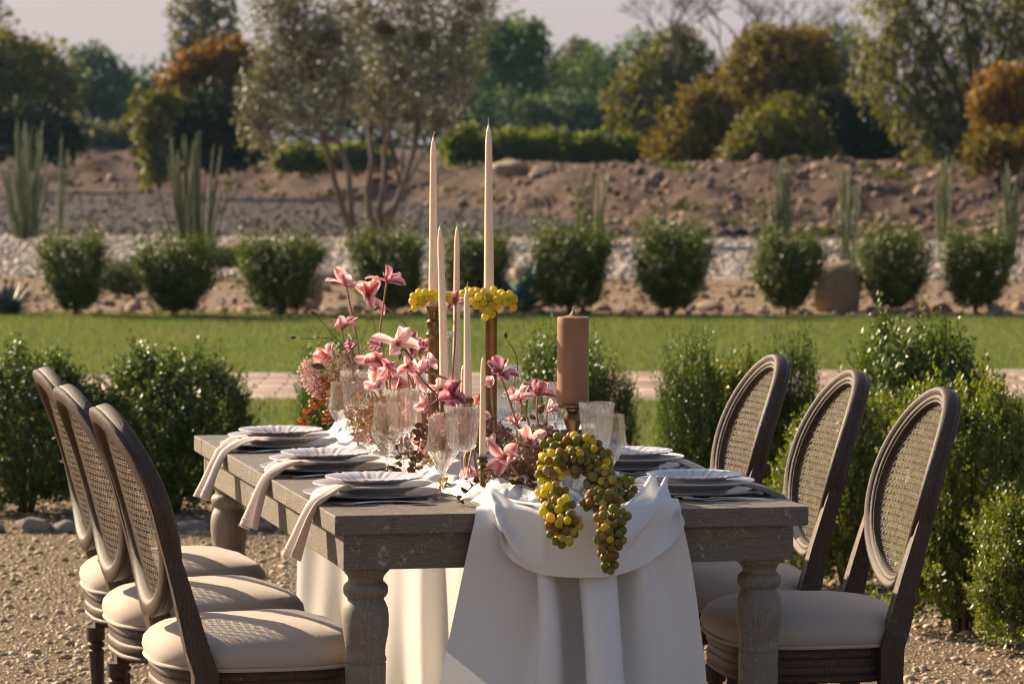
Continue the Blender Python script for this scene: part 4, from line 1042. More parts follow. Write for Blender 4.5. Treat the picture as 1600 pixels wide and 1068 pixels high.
# ================================================================== chairs
def sweep_closed(C, Rr, D, prof):
    """C centres, Rr radial dirs, D depth dirs (lists), prof list of (r,d)"""
    n = len(C); k = len(prof); V = []
    for i in range(n):
        for (r_, d_) in prof: V.append(C[i] + Rr[i] * r_ + D[i] * d_)
    F_ = []
    for i in range(n):
        j = (i + 1) % n
        for a in range(k):
            b = (a + 1) % k; F_.append((i * k + a, j * k + a, j * k + b, i * k + b))
    return V, F_
OW, OH, OZ = 0.198, 0.203, 0.741          # centre line of the oval frame
def back_x(w, z):
    t = max(0.0, (z - 0.42) / 0.56)
    return -0.098 - 0.145 * t ** 1.15 - 0.048 * (1 - min(1.0, (w / 0.235) ** 2))
def back_pt(w, z, d=0.0):
    return Vector((back_x(w, z) + d, w, z))
def build_chair():
    root = thing('dining_chair', 'x', 'chair')
    # seat outline (x forward)
    def outline(off, n=56):
        pts = []
        for i in range(n):
            a = 2 * PI * i / n; c, s = math.cos(a), math.sin(a)
            e = 0.55 if c > 0 else 0.55 + 0.35 * min(1.0, -c * 1.6)
            x = (0.222 if c > 0 else 0.178) * math.copysign(abs(c) ** e, c); hw = 0.232 - (0.222 - x) * 0.07
            y = hw * math.copysign(abs(s) ** (e if c > 0 else 0.62), s)
            if x > 0: x += 0.018 * (1 - (y / 0.25) ** 2)
            l = math.hypot(x, y); pts.append((x * (1 + off / l), y * (1 + off / l)))
        return pts
    # cushion
    V, F_ = [], []; n = 56
    rings = [(0.0, 0.427), (0.007, 0.434), (0.012, 0.448), (0.009, 0.464), (-0.004, 0.479), (-0.026, 0.491), (-0.063, 0.501), (-0.11, 0.508), (-0.16, 0.512)]
    for off, z in rings: V += [(x, y, z) for x, y in outline(off, n)]
    V.append((0, 0, 0.513)); V.append((0, 0, 0.427))
    for j in range(len(rings) - 1):
        for i in range(n):
            a, b = j * n + i, j * n + (i + 1) % n; F_.append((a, b, b + n, a + n))
    L_ = (len(rings) - 1) * n
    V = [(x, y, z + (0.0022 * float(fbm(np.array(x * 22.0), np.array(y * 22.0), 61)) if z > 0.47 else 0)) for x, y, z in V]
    for i in range(n): F_.append((L_ + i, L_ + (i + 1) % n, len(V) - 2)); F_.append(((i + 1) % n, i, len(V) - 1))
    mb = MB(); mb.add(V, F_); cush = mb.build('seat_cushion', M['linen'], root, sharp=None)
    for z, rr_ in ((0.428, 0.0042),):
        mb = MB(); o_ = outline(0.0065, n); P = [Vector((x, y, z)) for x, y in o_]
        C = P; Rd = [Vector((x, y, 0)).normalized() for x, y in o_]; D = [Vector((0, 0, 1))] * n
        v_, f_ = sweep_closed(C, Rd, D, [(rr_ * math.cos(a), rr_ * math.sin(a)) for a in np.linspace(0, 2 * PI, 8, endpoint=False)])
        mb.add(v_, f_); mb.build('piping', M['linen'], cush)
    # rail with mouldings
    mb = MB(); o_ = outline(-0.004, n); P = [Vector((x, y, 0)) for x, y in o_]; Rd = [Vector((x, y, 0)).normalized() for x, y in o_]; D = [Vector((0, 0, 1))] * n
    prof = [(-0.03, 0.335), (-0.004, 0.335), (0.000, 0.337), (0.0015, 0.341), (0.000, 0.345), (-0.0025, 0.347), (-0.0025, 0.350), (0.000, 0.352), (0.0015, 0.356), (0.0015, 0.366), (0.0, 0.370), (-0.0025, 0.372), (-0.0025, 0.386), (0.0, 0.388), (0.002, 0.392), (0.002, 0.398), (0.000, 0.403), (-0.002, 0.408), (-0.03, 0.408)]
    v_, f_ = sweep_closed(P, Rd, D, prof); mb.add(v_, f_); mb.v = [(x, y, z + 0.014) for x, y, z in mb.v]; mb.build('seat_rail', M['oak'], root, sharp=45)
    # oval frame
    N = 96; C, Rd, D = [], [], []
    for i in range(N):
        a = 2 * PI * i / N; w, z = OW * math.cos(a), OZ + OH * math.sin(a)
        C.append(back_pt(w, z)); p1 = back_pt(OW * math.cos(a + .01), OZ + OH * math.sin(a + .01)); t = (p1 - C[-1]).normalized()
        nrm = (back_pt(w, z + .001) - C[-1]).cross(back_pt(w + .001, z) - C[-1]).normalized()
        if nrm.x < 0: nrm = -nrm
        rd = nrm.cross(t).normalized()
        if rd.dot(Vector((0, math.cos(a), math.sin(a)))) < 0: rd = -rd
        Rd.append(rd); D.append(nrm)
    prof = [(a * 0.80, b * 0.9) for a, b in [(-0.023, -0.014), (-0.023, 0.010), (-0.019, 0.0135), (-0.015, 0.0125), (-0.012, 0.0155), (-0.006, 0.0175), (-0.001, 0.0150), (0.003, 0.0175), (0.011, 0.0215), (0.018, 0.0205), (0.022, 0.0155), (0.0235, 0.009), (0.0235, -0.006), (0.021, -0.010), (0.0235, -0.014), (0.022, -0.022), (0.016, -0.025), (-0.012, -0.025), (-0.019, -0.021)]]
    mb = MB(); v_, f_ = sweep_closed(C, Rd, D, prof); mb.add(v_, f_); mb.build('back_frame', M['oak'], root, sharp=50)
    # caning: real strands, six-way weave
    iw, ih = OW - 0.021, OH - 0.021
    V, F_ = [], []
    def strand(p, q, wid, off):
        # ribbon between two points in the (w,z) plane, following the curved back, slightly weaving
        L = math.hypot(q[0] - p[0], q[1] - p[1]); k = max(3, int(L / 0.02)); base = len(V)
        tx, tz = (q[0] - p[0]) / L, (q[1] - p[1]) / L; nx, nz = -tz, tx
        for i in range(k + 1):
            t = i / k; w, z = p[0] + (q[0] - p[0]) * t, p[1] + (q[1] - p[1]) * t; d = off + 0.0005 * (1 if i % 2 else -1)
            V.append(back_pt(w + nx * wid, z + nz * wid, d)); V.append(back_pt(w - nx * wid, z - nz * wid, d))
            V.append(back_pt(w, z, d + wid * 0.22)); V.append(back_pt(w, z, d - wid * 0.22))
        for i in range(k):
            a = base + i * 4; b = a + 4
            F_.extend([(a, b, b + 2, a + 2), (a + 2, b + 2, b + 1, a + 1), (a + 1, b + 1, b + 3, a + 3), (a + 3, b + 3, b, a)])
    def chord(px_, pz_, dx, dz):
        # intersection of a line with the inner ellipse
        A = (dx / iw) ** 2 + (dz / ih) ** 2; B = 2 * (px_ * dx / iw ** 2 + pz_ * dz / ih ** 2); Cc = (px_ / iw) ** 2 + (pz_ / ih) ** 2 - 1
        ds = B * B - 4 * A * Cc
        if ds <= 0: return None
        t0, t1 = (-B - math.sqrt(ds)) / (2 * A), (-B + math.sqrt(ds)) / (2 * A)
        return (px_ + dx * t0, OZ + pz_ + dz * t0), (px_ + dx * t1, OZ + pz_ + dz * t1)
    g = 0.0148; hw_ = 0.0008
    for k in range(-16, 17):
        for e in (-0.0024, 0.0024):
            c = chord(k * g + e, 0, 0, 1);  c and math.dist(*c) > 0.02 and strand(*c, hw_, -0.0006)
            c = chord(0, k * g + e, 1, 0);  c and math.dist(*c) > 0.02 and strand(*c, hw_, 0.0006)
    for k in range(-33, 34):
        for sgn in (1, -1):
            c = chord((k + 0.5) * g, 0, 0.7071, 0.7071 * sgn); c and math.dist(*c) > 0.02 and strand(*c, hw_ * 1.15, 0.0016 * sgn)
    cane = link('cane_panel', np_mesh('cane_panel', np.array([tuple(p) for p in V]), np.array(F_), M['cane'], False), root); cane['kind'] = 'stuff'
    # stiles and legs
    for sg in (-1, 1):
        path = [(sg * 0.208, 0.300, 0.0), (sg * 0.209, 0.36, 0.0), (sg * 0.209, 0.42, 0.0), (sg * 0.206, 0.47, 0.0), (sg * 0.202, 0.52, 0.0), (sg * 0.200, 0.58, 0.0), (sg * 0.200, 0.64, -0.002), (sg * 0.2005, 0.70, -0.004), (sg * 0.200, 0.75, -0.004), (sg * 0.197, 0.79, -0.005)]
        V, F_ = [], []
        sec = [(-1, -1), (-0.6, -1.08), (0.6, -1.08), (1, -1), (1.06, -0.5), (0.9, 0), (1.06, 0.5), (1, 1), (0.6, 1.08), (-0.6, 1.08), (-1, 1), (-1.05, 0)]
        for i, (w, z, dd) in enumerate(path):
            hx = np.interp(z, [0.30, 0.42, 0.52, 0.62, 0.79], [0.023, 0.026, 0.024, 0.020, 0.015]); hy = np.interp(z, [0.30, 0.42, 0.55, 0.65, 0.79], [0.019, 0.020, 0.0185, 0.015, 0.010])
            cx = back_x(w, z) + 0.006 * (z < 0.43) + dd - 0.004
            tl = 0.25 if z > 0.5 else 0.0
            for (a, b) in sec: V.append((cx + a * hx, w + b * hy, z - a * hx * tl))
        k = len(sec)
        for j in range(len(path) - 1):
            for i in range(k): a, b = j * k + i, j * k + (i + 1) % k; F_.append((a, b, b + k, a + k))
        F_.append(tuple(range(k))[::-1]); F_.append(tuple((len(path) - 1) * k + i for i in range(k)))
        mb = MB(); mb.add(V, F_)
        mb.build('back_post', M['oak'], root, sharp=50)
    flute = lambda a, z: (1 - 0.07 * (0.5 + 0.5 * math.cos(8 * a)) ** 2) if 0.03 < z < 0.268 else 1.0
    prof = [(0.010, 0.0), (0.0125, 0.008), (0.0135, 0.018), (0.011, 0.028), (0.0115, 0.031), (0.0155, 0.12), (0.0195, 0.24), (0.0205, 0.262), (0.0205, 0.269), (0.0165, 0.272), (0.0165, 0.276), (0.022, 0.279), (0.0235, 0.284), (0.022, 0.289), (0.017, 0.292), (0.017, 0.295), (0.024, 0.298), (0.0245, 0.304), (0.0245, 0.334)]
    mb = MB(); mb.lathe(prof, 32, mod=flute); lm = mb.mesh('leg', M['oak'], True, 45)
    prof2 = [(r * 0.95, z * 0.9) for r, z in prof]
    mb = MB(); mb.lathe(prof2, 32, mod=lambda a, z: flute(a, z / 0.9)); lm2 = mb.mesh('leg', M['oak'], True, 45)
    for sg in (-1, 1):
        link('leg', lm, root, loc=(0.19, sg * 0.195, 0))
        link('leg', lm2, root, loc=(-0.116, sg * 0.207, 0), rot=(0, R(-2), 0))
    return root
chair = build_chair()
CH = []
def place_chair(u, v, face, lab, grp, dz=0.0):
    """face=+1 looks towards +U (left row), -1 looks towards -U (right row)"""
    c = chair if not CH else copy_tree(chair)
    p = tab(u, v, 0.004)
    c.location = p; c.rotation_euler = (0, 0, TH + (0 if face > 0 else PI) + dz)
    c['label'] = lab; c['group'] = grp
    CH.append(c); return c
for k, (lab, dz, du) in enumerate([('nearest of the three cane back chairs on the left of the table', 0.0, 0.006), ('middle left cane back chair between two matching chairs', 0.02, -0.006), ('farthest left cane back chair, before the dark bush at the edge', -0.015, 0.008)]):
    place_chair(-0.155 + du, 0.35 + 0.615 * k, 1, lab, 'cane back chairs on the left side', dz + 0.05)
for k, (lab, dz, du) in enumerate([('nearest right cane back chair with its whole linen seat in view', 0.0, 0.0), ('middle right cane back chair, its seat hidden by the table corner', -0.01, 0.0), ('farthest right cane back chair, only its oval back above the table', 0.01, 0.0)]):
    place_chair(TW + 0.155 + du, 0.40 + 0.615 * k, -1, lab, 'cane back chairs on the right side', dz - 0.07).scale = (1, 1, 1.010)
# ================================================================== table runner (satin cloth)
runner = thing('table_runner', 'long ivory satin runner bunched along the table and falling over both ends', 'tablecloth', TO, TH)
def grid_mesh(name, P, m, thick=0.0, two=True):
    a, b = P.shape[:2]; idx = np.arange(a * b).reshape(a, b)
    F_ = np.stack([idx[:-1, :-1], idx[:-1, 1:], idx[1:, 1:], idx[1:, :-1]], -1).reshape(-1, 4)
    return np_mesh(name, P.reshape(-1, 3), F_, m, True)
def smooth01(x): x = np.clip(x, 0, 1); return x * x * (3 - 2 * x)
def settle(P, rest, pin, target, steps, box, seed=0, iters=14, bend=0.25, fric=0.06, g=-0.00035, gather=0.35, floor=0.008, rad=0.022):
    """small cloth solver: P (r,c,3) start, rest = (spacing along rows, along columns), pin mask, target positions of the pinned points"""
    P = P.copy(); Q = P.copy(); w = np.where(pin, 0.0, 1.0)[..., None]; start = P.copy()
    fam = []
    def add(di, dj, L, k):
        fam.append((di, dj, L, k))
    dx, dy = rest
    add(0, 1, dx, 1.0); add(1, 0, dy, 1.0); add(1, 1, math.hypot(dx, dy), 0.5); add(1, -1, math.hypot(dx, dy), 0.5); add(0, 3, 3 * dx, bend); add(3, 0, 3 * dy, bend)
    x0, x1, y0f, y1, z0, z1 = box
    for it in range(steps):
        f = min(1.0, it / (steps * gather)); f = f * f * (3 - 2 * f)
        vel = (P - Q) * 0.97; Q = P.copy()
        P = P + (vel + np.array([0, 0, g])) * w
        P[pin] = start[pin] * (1 - f) + target[pin] * f
        for q in range(iters):
            for di, dj, L, k in fam:
                rI, rJ = P.shape[0] - di, P.shape[1] - abs(dj)
                j0 = 0 if dj >= 0 else -dj
                A = P[:rI, j0:j0 + rJ]; B = P[di:, j0 + dj:j0 + dj + rJ]
                d = B - A; n = np.sqrt((d * d).sum(-1, keepdims=True)) + 1e-9
                wa, wb = w[:rI, j0:j0 + rJ], w[di:, j0 + dj:j0 + dj + rJ]
                c = d * ((n - L) / n * k / np.maximum(wa + wb, 1e-6) * 0.5)
                if k == bend: c = np.where(n < L, c, 0)
                A += c * wa; B -= c * wb
        y0 = y0f(P[..., 0]) if callable(y0f) else y0f
        # table: push out of the box through its nearest face
        ins = (P[..., 0] > x0) & (P[..., 0] < x1) & (P[..., 1] > y0) & (P[..., 1] < y1) & (P[..., 2] < z1) & (P[..., 2] > z0) & ~pin
        up = z1 - P[..., 2]; fr = P[..., 1] - y0
        top = ins & (up <= fr); frt = ins & (fr < up)
        P[..., 2] = np.where(top, z1, P[..., 2]); P[..., 1] = np.where(frt, y0, P[..., 1])
        hit = top | frt
        P = np.where(hit[..., None], P * (1 - fric) + Q * fric, P)
        P[..., 2] = np.where(top, np.maximum(P[..., 2], z1), P[..., 2]); P[..., 1] = np.where(frt & (P[..., 1] > y0), y0, P[..., 1])
        # rounded front edge
        cyy, czz = y0 + rad, z1 - rad
        ey, ez = P[..., 1] - cyy, P[..., 2] - czz; rr_ = np.sqrt(ey * ey + ez * ez) + 1e-9
        cor = (ey < 0) & (ez > 0) & (rr_ < rad) & (P[..., 0] > x0) & (P[..., 0] < x1) & ~pin
        P[..., 1] = np.where(cor, cyy + ey / rr_ * rad, P[..., 1]); P[..., 2] = np.where(cor, czz + ez / rr_ * rad, P[..., 2])
        P[..., 2] = np.maximum(P[..., 2], floor)
    return P
def soft(o, lv=1):
    m = o.modifiers.new('soft', 'SUBSURF'); m.levels = lv; m.render_levels = lv
    return o
DRF = [0.80, 0.78, 0.72, 0.70]
NX, NY = 80, 74; Wc, Lc = 1.30, 1.14
I_, J_ = np.meshgrid(np.arange(NX), np.arange(NY)); sS, tS = I_ / (NX - 1), J_ / (NY - 1)
P0 = np.stack([0.5 + (sS - 0.5) * Wc * 0.9, 0.24 - tS * Lc, TZ + 0.03 + 0.012 * np.sin(sS * 22 + 0.6)], -1)
ph = sS * 2 * PI * 5.0 + 0.7 * np.sin(sS * 9)
TG = np.stack([0.305 + 0.41 * sS + 0.010 * np.sin(ph + 1.2), 0.24 - tS * Lc, TZ + 0.010 + 0.024 * (0.5 + 0.5 * np.sin(ph)) * smooth01(sS / 0.06) * smooth01((1 - sS) / 0.06)], -1)
A_ = settle(P0, (Wc / (NX - 1), Lc / (NY - 1)), tS < 0.15, TG, 480, (-0.3, 1.3, -0.014, 1.0, 0.3, TZ + 0.010))
DR = A_
fz = np.interp(A_[..., 2], [0.0, 0.43, 0.74, 0.80], DRF)
A_[..., 0] = 0.503 + (A_[..., 0] - 0.503) * fz
soft(link('front_drape', grid_mesh('front_drape', A_, M['satin']), runner))
xs_ = np.linspace(0.1, 0.9, 60); zsel = (A_[..., 2] > 0.60) & (A_[..., 2] < 0.75); yf = np.array([A_[..., 1][zsel & (np.abs(A_[..., 0] - x) < 0.02)].min(initial=-0.014) for x in xs_])
yf = np.convolve(np.pad(yf, 2, mode='edge'), np.ones(5) / 5, 'valid') - 0.010
front_y = lambda x: np.interp(x, xs_, yf)
# cowl: a slack width of cloth held at both sides of the bowl, hanging in a low curve over the front
NX, NY = 74, 44; Ls, Ws, e_ = 0.55, 0.26, 0.07
I_, J_ = np.meshgrid(np.arange(NX), np.arange(NY)); sS, tS = I_ / (NX - 1), J_ / (NY - 1)
P0 = np.stack([0.505 + (sS - 0.5) * Ls * 0.8, 0.03 - tS * Ws * 0.75, TZ + 0.05 + 0 * sS], -1)
left = sS < 0.5; ss = np.where(left, sS / e_, (1 - sS) / e_); pht = tS * 2 * PI * 2.3 + 0.8
TG = np.stack([np.where(left, 0.290 + 0.022 * ss + 0.03 * tS, 0.725 - 0.022 * ss + 0.012 * tS) + 0.006 * np.cos(pht), np.where(left, 0.10, 0.13) * (1 - tS) - 0.055 * tS * np.clip(ss, 0, 1) + 0.05 * (1 - np.clip(ss, 0, 1)), TZ + 0.014 + np.clip(ss, 0, 1) * (np.where(left, 0.024, 0.040) + 0.014 * np.sin(pht) - np.where(left, 0.085, 0.07) * smooth01((tS - 0.5) / 0.5))], -1)
A_ = settle(P0, (Ls / (NX - 1), Ws / (NY - 1)), (sS < e_) | (sS > 1 - e_), TG, 420, (-0.3, 1.3, front_y, 1.0, 0.2, TZ + 0.020), rad=0.035)
SW = A_
soft(link('swag_fold', grid_mesh('swag', A_, M['satin']), runner))
# crumpled length along the table
a_, b_ = 330, 110
V_ = np.linspace(0.10, TL + 0.004, a_)[:, None].repeat(b_, 1); S = np.linspace(-1, 1, b_)[None, :].repeat(a_, 0)
cen = 0.49 + 0.035 * np.sin(V_ * 3.1 + 0.5) ; wid = 0.12 + 0.095 * smooth01((V_ - 0.12) / 0.45) + 0.030 * np.sin(V_ * 5.3) + 0.02 * fbm(V_ * 6, S * 0, 75)
U_ = cen + wid * S * (1 + 0.05 * fbm(V_ * 11, S, 74))
rg = 1 - np.abs(fbm(U_ * 9 + 3 * V_, V_ * 6.5 - U_ * 4, 76)) * 1.15; rg2 = 1 - np.abs(fbm(U_ * 20, V_ * 16, 77)) * 1.3
h = (0.044 * np.clip(rg, 0, 1) ** 2.2 + 0.012 * np.clip(rg2, 0, 1) ** 1.5) * np.clip((1 - np.abs(S) ** 3), 0, 1) ** 0.7
h *= smooth01((V_ - 0.08) / 0.1)
link('bunched_cloth', grid_mesh('bunched_cloth', np.stack([U_, V_, TZ + 0.003 + h], -1), M['satin']), runner)
# far drape
a_, b_ = 60, 120
S = np.linspace(0, 1, b_)[None, :].repeat(a_, 0); D_ = np.linspace(0, 0.74, a_)[:, None].repeat(b_, 1)
uu = (0.285 - 0.02 * D_) + (0.47 + 0.06 * D_) * S
fold = (0.012 + 0.05 * D_) * (np.sin(S * 21 + 0.5 * np.sin(D_ * 5)) + 0.5 * np.sin(S * 37 + 1.0 + D_ * 2))
vv = TL + 0.012 + 0.02 + fold * smooth01(D_ / 0.1) * 0.8
link('far_drape', grid_mesh('far_drape', np.stack([uu, vv, TZ + 0.004 - D_], -1), M['satin_far']), runner)

# ================================================================== place settings
def plate_mesh(name, prof, m, n=96, bead=0, amp=0.0, zamp=0.0):
    mb = MB()
    mb.lathe(prof, n, mod=(lambda a, z: 1 + amp * math.cos(bead * a)) if bead else None, capb=True, capt=True)
    if zamp:
        rmax = max(p[0] for p in prof)
        out = []
        for (x, y, z) in mb.v:
            r = math.hypot(x, y); a = math.atan2(y, x)
            if 0.66 * rmax < r < 0.995 * rmax and z > 0.006: z += zamp * (math.sin(bead * a) * 0.6 + math.sin(24 * a + 40 * r) * 0.6)
            out.append((x, y, z))
        mb.v = out
    return mb.mesh(name, m, True, 50)
def dish(r, h, rim, th=0.0035):
    """outside foot -> rim -> inside well"""
    return [(r * 0.52, 0.0), (r * 0.55, 0.0), (r * 0.56, 0.003), (r * 0.66, h * 0.30), (r * 0.80, h * 0.66), (r * 0.97, h - th), (r, h - th * 0.4), (r * 0.995, h), (r * 0.955, h * 0.985), (r * 0.83, h * 0.80), (r * 0.70, h * 0.52), (r * 0.64, h * 0.30), (r * 0.60, h * 0.22), (r * 0.3, h * 0.18)]
salad_me = plate_mesh('salad_plate', dish(0.104, 0.017, 0.03), M['china'], 144, 36, 0.006, 0.0011)
dinner_me = plate_mesh('dinner_plate', dish(0.128, 0.024, 0.03, 0.004), M['china_warm'], 96)
charger_me = plate_mesh('charger', dish(0.148, 0.012, 0.03, 0.004), M['charger'], 144, 18, 0.006, 0.0006)

def napkin(name, label, pts, widths, pleat, seed, group):
    """cloth strip swept along pts (u,v,z) with pleats across"""
    P0 = [Vector(p) for p in pts]; n = 48
    t = np.linspace(0, 1, len(P0)); tt = np.linspace(0, 1, n)
    C = np.stack([np.interp(tt, t, [p[i] for p in P0]) for i in range(3)], 1)
    for _ in range(4): C[1:-1] = (C[:-2] + 2 * C[1:-1] + C[2:]) / 4
    W = np.interp(tt, t, widths); k = 28; q = np.linspace(-1, 1, k)
    T = norm(np.gradient(C, axis=0)); side = norm(np.cross(T, np.array([0, 0, 1]) + 0 * T + T[:, [2, 1, 0]] * np.array([-1, 0, 1]) * 0.0001)); side = norm(np.array([0, 1, 0]) - T * (T @ np.array([0, 1, 0]))[:, None]); up = np.cross(T, side); up = np.where(up[:, 2:3] + (-up[:, 0:1]) * 0.5 < 0, -up, up)
    am = np.interp(tt, t, pleat)
    ph = 1.35 * PI * q[None, :] * 1.0 + seed + 0.5 * np.sin(tt * 5 + seed)[:, None]
    off = am[:, None] * np.sin(ph) + 0.4 * am[:, None] * np.sin(2 * ph + 1)
    P = C[:, None] + side[:, None] * (W[:, None] * q[None] * (1 + 0.05 * np.sin(tt * 9)[:, None]))[..., None] + up[:, None] * off[..., None]
    P = np.concatenate([P, P[:, ::-1] - up[:, None] * 0.0035], 1)
    P = np.concatenate([P, P[:, :1]], 1)
    o = link(name, grid_mesh(name, P, M['napkin']), None, loc=TO, rot=(0, 0, TH))
    # stitched hem: a low ridge across the cloth above its end
    nrow = 0.955; c_ = int(n * nrow); row = P[c_, :k]; mb = MB(); nn_ = np.asarray(up[c_]) * 0.0006
    mb.tube([Vector(tuple(q)) + Vector(tuple(nn_)) for q in row], 0.0009, 5)
    mb.build('hem', M['napkin'], o, smooth=True)
    tag(o, label, 'napkin', group); return o
def cutlery(kind):
    mb = MB(); L = 0.20 if kind != 'knife' else 0.225; n = 26; V = []; F_ = []
    for i in range(n):
        t = i / (n - 1); x = t * L
        if kind == 'fork': w = np.interp(t, [0, 0.05, 0.3, 0.6, 0.70, 0.78, 1.0], [0.004, 0.0065, 0.004, 0.0026, 0.009, 0.0115, 0.0115]); z = 0.004 * math.sin(t * PI) + 0.006 * max(0, t - 0.7) / 0.3
        elif kind == 'spoon': w = np.interp(t, [0, 0.05, 0.3, 0.68, 0.74, 0.85, 0.95, 1.0], [0.004, 0.0065, 0.004, 0.003, 0.012, 0.019, 0.014, 0.002]); z = 0.005 * math.sin(t * PI)
        else: w = np.interp(t, [0, 0.05, 0.35, 0.5, 0.55, 0.9, 1.0], [0.005, 0.0075, 0.006, 0.005, 0.009, 0.0085, 0.001]); z = 0.001
        h_ = 0.0013 if t > 0.6 else 0.002
        if kind == 'fork' and t > 0.80: continue
        V += [(x, -w, z), (x, 0, z + h_), (x, w, z), (x, 0, z - h_ * 0.6)]
    m_ = len(V) // 4
    for j in range(m_ - 1):
        for e in range(4): F_.append((j * 4 + e, j * 4 + (e + 1) % 4, (j + 1) * 4 + (e + 1) % 4, (j + 1) * 4 + e))
    F_ += [(3, 2, 1, 0), ((m_ - 1) * 4, (m_ - 1) * 4 + 1, (m_ - 1) * 4 + 2, (m_ - 1) * 4 + 3)]
    mb.add(V, F_)
    if kind == 'fork':
        for q in (-0.0095, -0.0032, 0.0032, 0.0095): mb.tube([(L * 0.79, q, 0.005), (L * 0.9, q, 0.0075), (L, q * 0.9, 0.0085)], [0.0017, 0.0015, 0.0008], 6)
    return mb
CUT = {}
for kd in ('fork', 'knife', 'spoon'):
    for mt in ('steel', 'brass_bright'): CUT[kd, mt] = cutlery(kd).mesh(kd, M[mt], True, 50)
def lay(kd, mt, u, v, ang, lab, z=TZ + 0.0025):
    o = link(kd, CUT[kd, mt], None, loc=tab(u, v, z), rot=(0, 0, TH + ang)); tag(o, lab, kd, 'cutlery beside the plates'); return o
NM = ['nearest', 'middle', 'farthest']
for k, (u, v) in enumerate([(0.150, 0.375), (0.156, 0.985), (0.160, 1.64)]):
    w = NM[k] + ' left place setting'
    for me, nm, cat, z, wd in ((charger_me, 'charger_plate', 'charger', TZ + 0.001, 'smoky grey charger plate under the dinner plate at the ' + w), (dinner_me, 'dinner_plate', 'plate', TZ + 0.0075, 'deep warm white dinner plate in the stack at the ' + w), (salad_me, 'salad_plate', 'plate', TZ + 0.0275, 'pale embossed salad plate topping the stack at the ' + w)):
        tag(link(nm, me, None, loc=tab(u + 0.003 * (z > 0.77), v, z), rot=(0, 0, k)), wd, cat, 'plates on the table')
    napkin('napkin', 'blush linen napkin falling over the table edge at the ' + w,
           [(u + 0.02, v - 0.03, TZ + 0.030), (u - 0.06, v - 0.065, TZ + 0.031), (u - 0.105, v - 0.095, TZ + 0.030), (0.025, v - 0.125, TZ + 0.022), (-0.006, v - 0.14, TZ + 0.004), (-0.022, v - 0.145, TZ - 0.025), (-0.038, v - 0.150, TZ - 0.065), (-0.056, v - 0.155, TZ - 0.108)],
           [0.058, 0.055, 0.050, 0.047, 0.046, 0.046, 0.050, 0.060], [0.001, 0.002, 0.003, 0.004, 0.006, 0.008, 0.011, 0.015], k * 1.7, 'napkins over the left table edge')
    lay('knife', 'steel', 0.03, v - 0.155, 0.03, 'silver knife in front of the plates at the ' + w)
    lay('spoon', 'steel', 0.05, v - 0.182, -0.02, 'silver spoon in front of the knife at the ' + w)
    lay('fork', 'brass_bright', 0.04, v + 0.165, 0.0, 'gold fork beyond the plates at the ' + w)
for k, (u, v) in enumerate([(0.846, 0.305), (0.856, 0.895), (0.866, 1.60)]):
    w = NM[k] + ' right place setting'
    for me, nm, cat, z, wd in ((charger_me, 'charger_plate', 'charger', TZ + 0.001, 'smoky grey charger plate under the dinner plate at the ' + w), (dinner_me, 'dinner_plate', 'plate', TZ + 0.0075, 'deep warm white dinner plate in the stack at the ' + w), (salad_me, 'salad_plate', 'plate', TZ + 0.0275, 'pale embossed salad plate topping the stack at the ' + w)):
        tag(link(nm, me, None, loc=tab(u - 0.003 * (z > 0.77), v, z), rot=(0, 0, k + 4)), wd, cat, 'plates on the table')
    napkin('napkin', 'blush linen napkin slipping off the right table edge at the ' + w,
           [(u - 0.02, v - 0.01, TZ + 0.030), (u + 0.05, v - 0.035, TZ + 0.031), (u + 0.10, v - 0.05, TZ + 0.028), (TW - 0.02, v - 0.06, TZ + 0.016), (TW + 0.012, v - 0.07, TZ + 0.0), (TW + 0.022, v - 0.07, TZ - 0.04), (TW + 0.034, v - 0.07, TZ - 0.09)],
           [0.045, 0.044, 0.042, 0.040, 0.040, 0.042, 0.046], [0.001, 0.002, 0.004, 0.005, 0.006, 0.008, 0.010], k * 2.1 + 1, 'napkins over the right table edge')
    lay('fork', 'brass_bright', TW - 0.05, v - 0.165, PI - 0.05, 'gold fork in front of the plates at the ' + w)
    lay('fork', 'steel', TW - 0.04, v - 0.190, PI + 0.03, 'silver fork in front of the gold fork at the ' + w)
    lay('knife', 'steel', TW - 0.03, v + 0.16, PI, 'silver knife beyond the plates at the ' + w)

# ================================================================== glassware
def glass_lathe(outer, th=0.0013, n=64, flute=None, base=0):
    """outer profile bottom->top; inner wall offset inward for z above bowl bottom"""
    top = [(max(r - th, 0.0004), z) for r, z in outer if z > base][::-1]
    inner = [(outer[-1][0] - th * 0.5, outer[-1][1] + 0.0006)] + top + [(0.0004, base + 0.003)]
    mb = MB(); mb.lathe(outer + inner, n, mod=flute); return mb
WINE = [(0.0305, 0.0), (0.0305, 0.0012), (0.012, 0.004), (0.0042, 0.009), (0.0034, 0.02), (0.0034, 0.045), (0.0055, 0.053), (0.013, 0.066), (0.0245, 0.084), (0.0355, 0.102), (0.0362, 0.106), (0.0340, 0.125), (0.0315, 0.150), (0.0300, 0.170)]
GOB = [(0.033, 0.0), (0.033, 0.0014), (0.014, 0.005), (0.0055, 0.011), (0.0048, 0.03), (0.0048, 0.075), (0.009, 0.084), (0.020, 0.089), (0.0285, 0.096), (0.0300, 0.104), (0.0330, 0.130), (0.0365, 0.160), (0.0400, 0.186)]
WZ = np.unique(np.concatenate([np.linspace(0.053, 0.170, 26), [z for r, z in WINE]])); WINE = [(float(np.interp(z, [q[1] for q in WINE], [q[0] for q in WINE])), float(z)) for z in WZ]; WINE[0] = (0.0305, 0.0)
wine_b = glass_lathe(WINE, 0.0012, 96, None, 0.050).mesh('wine_glass', M['glass_thin'], True, 60)
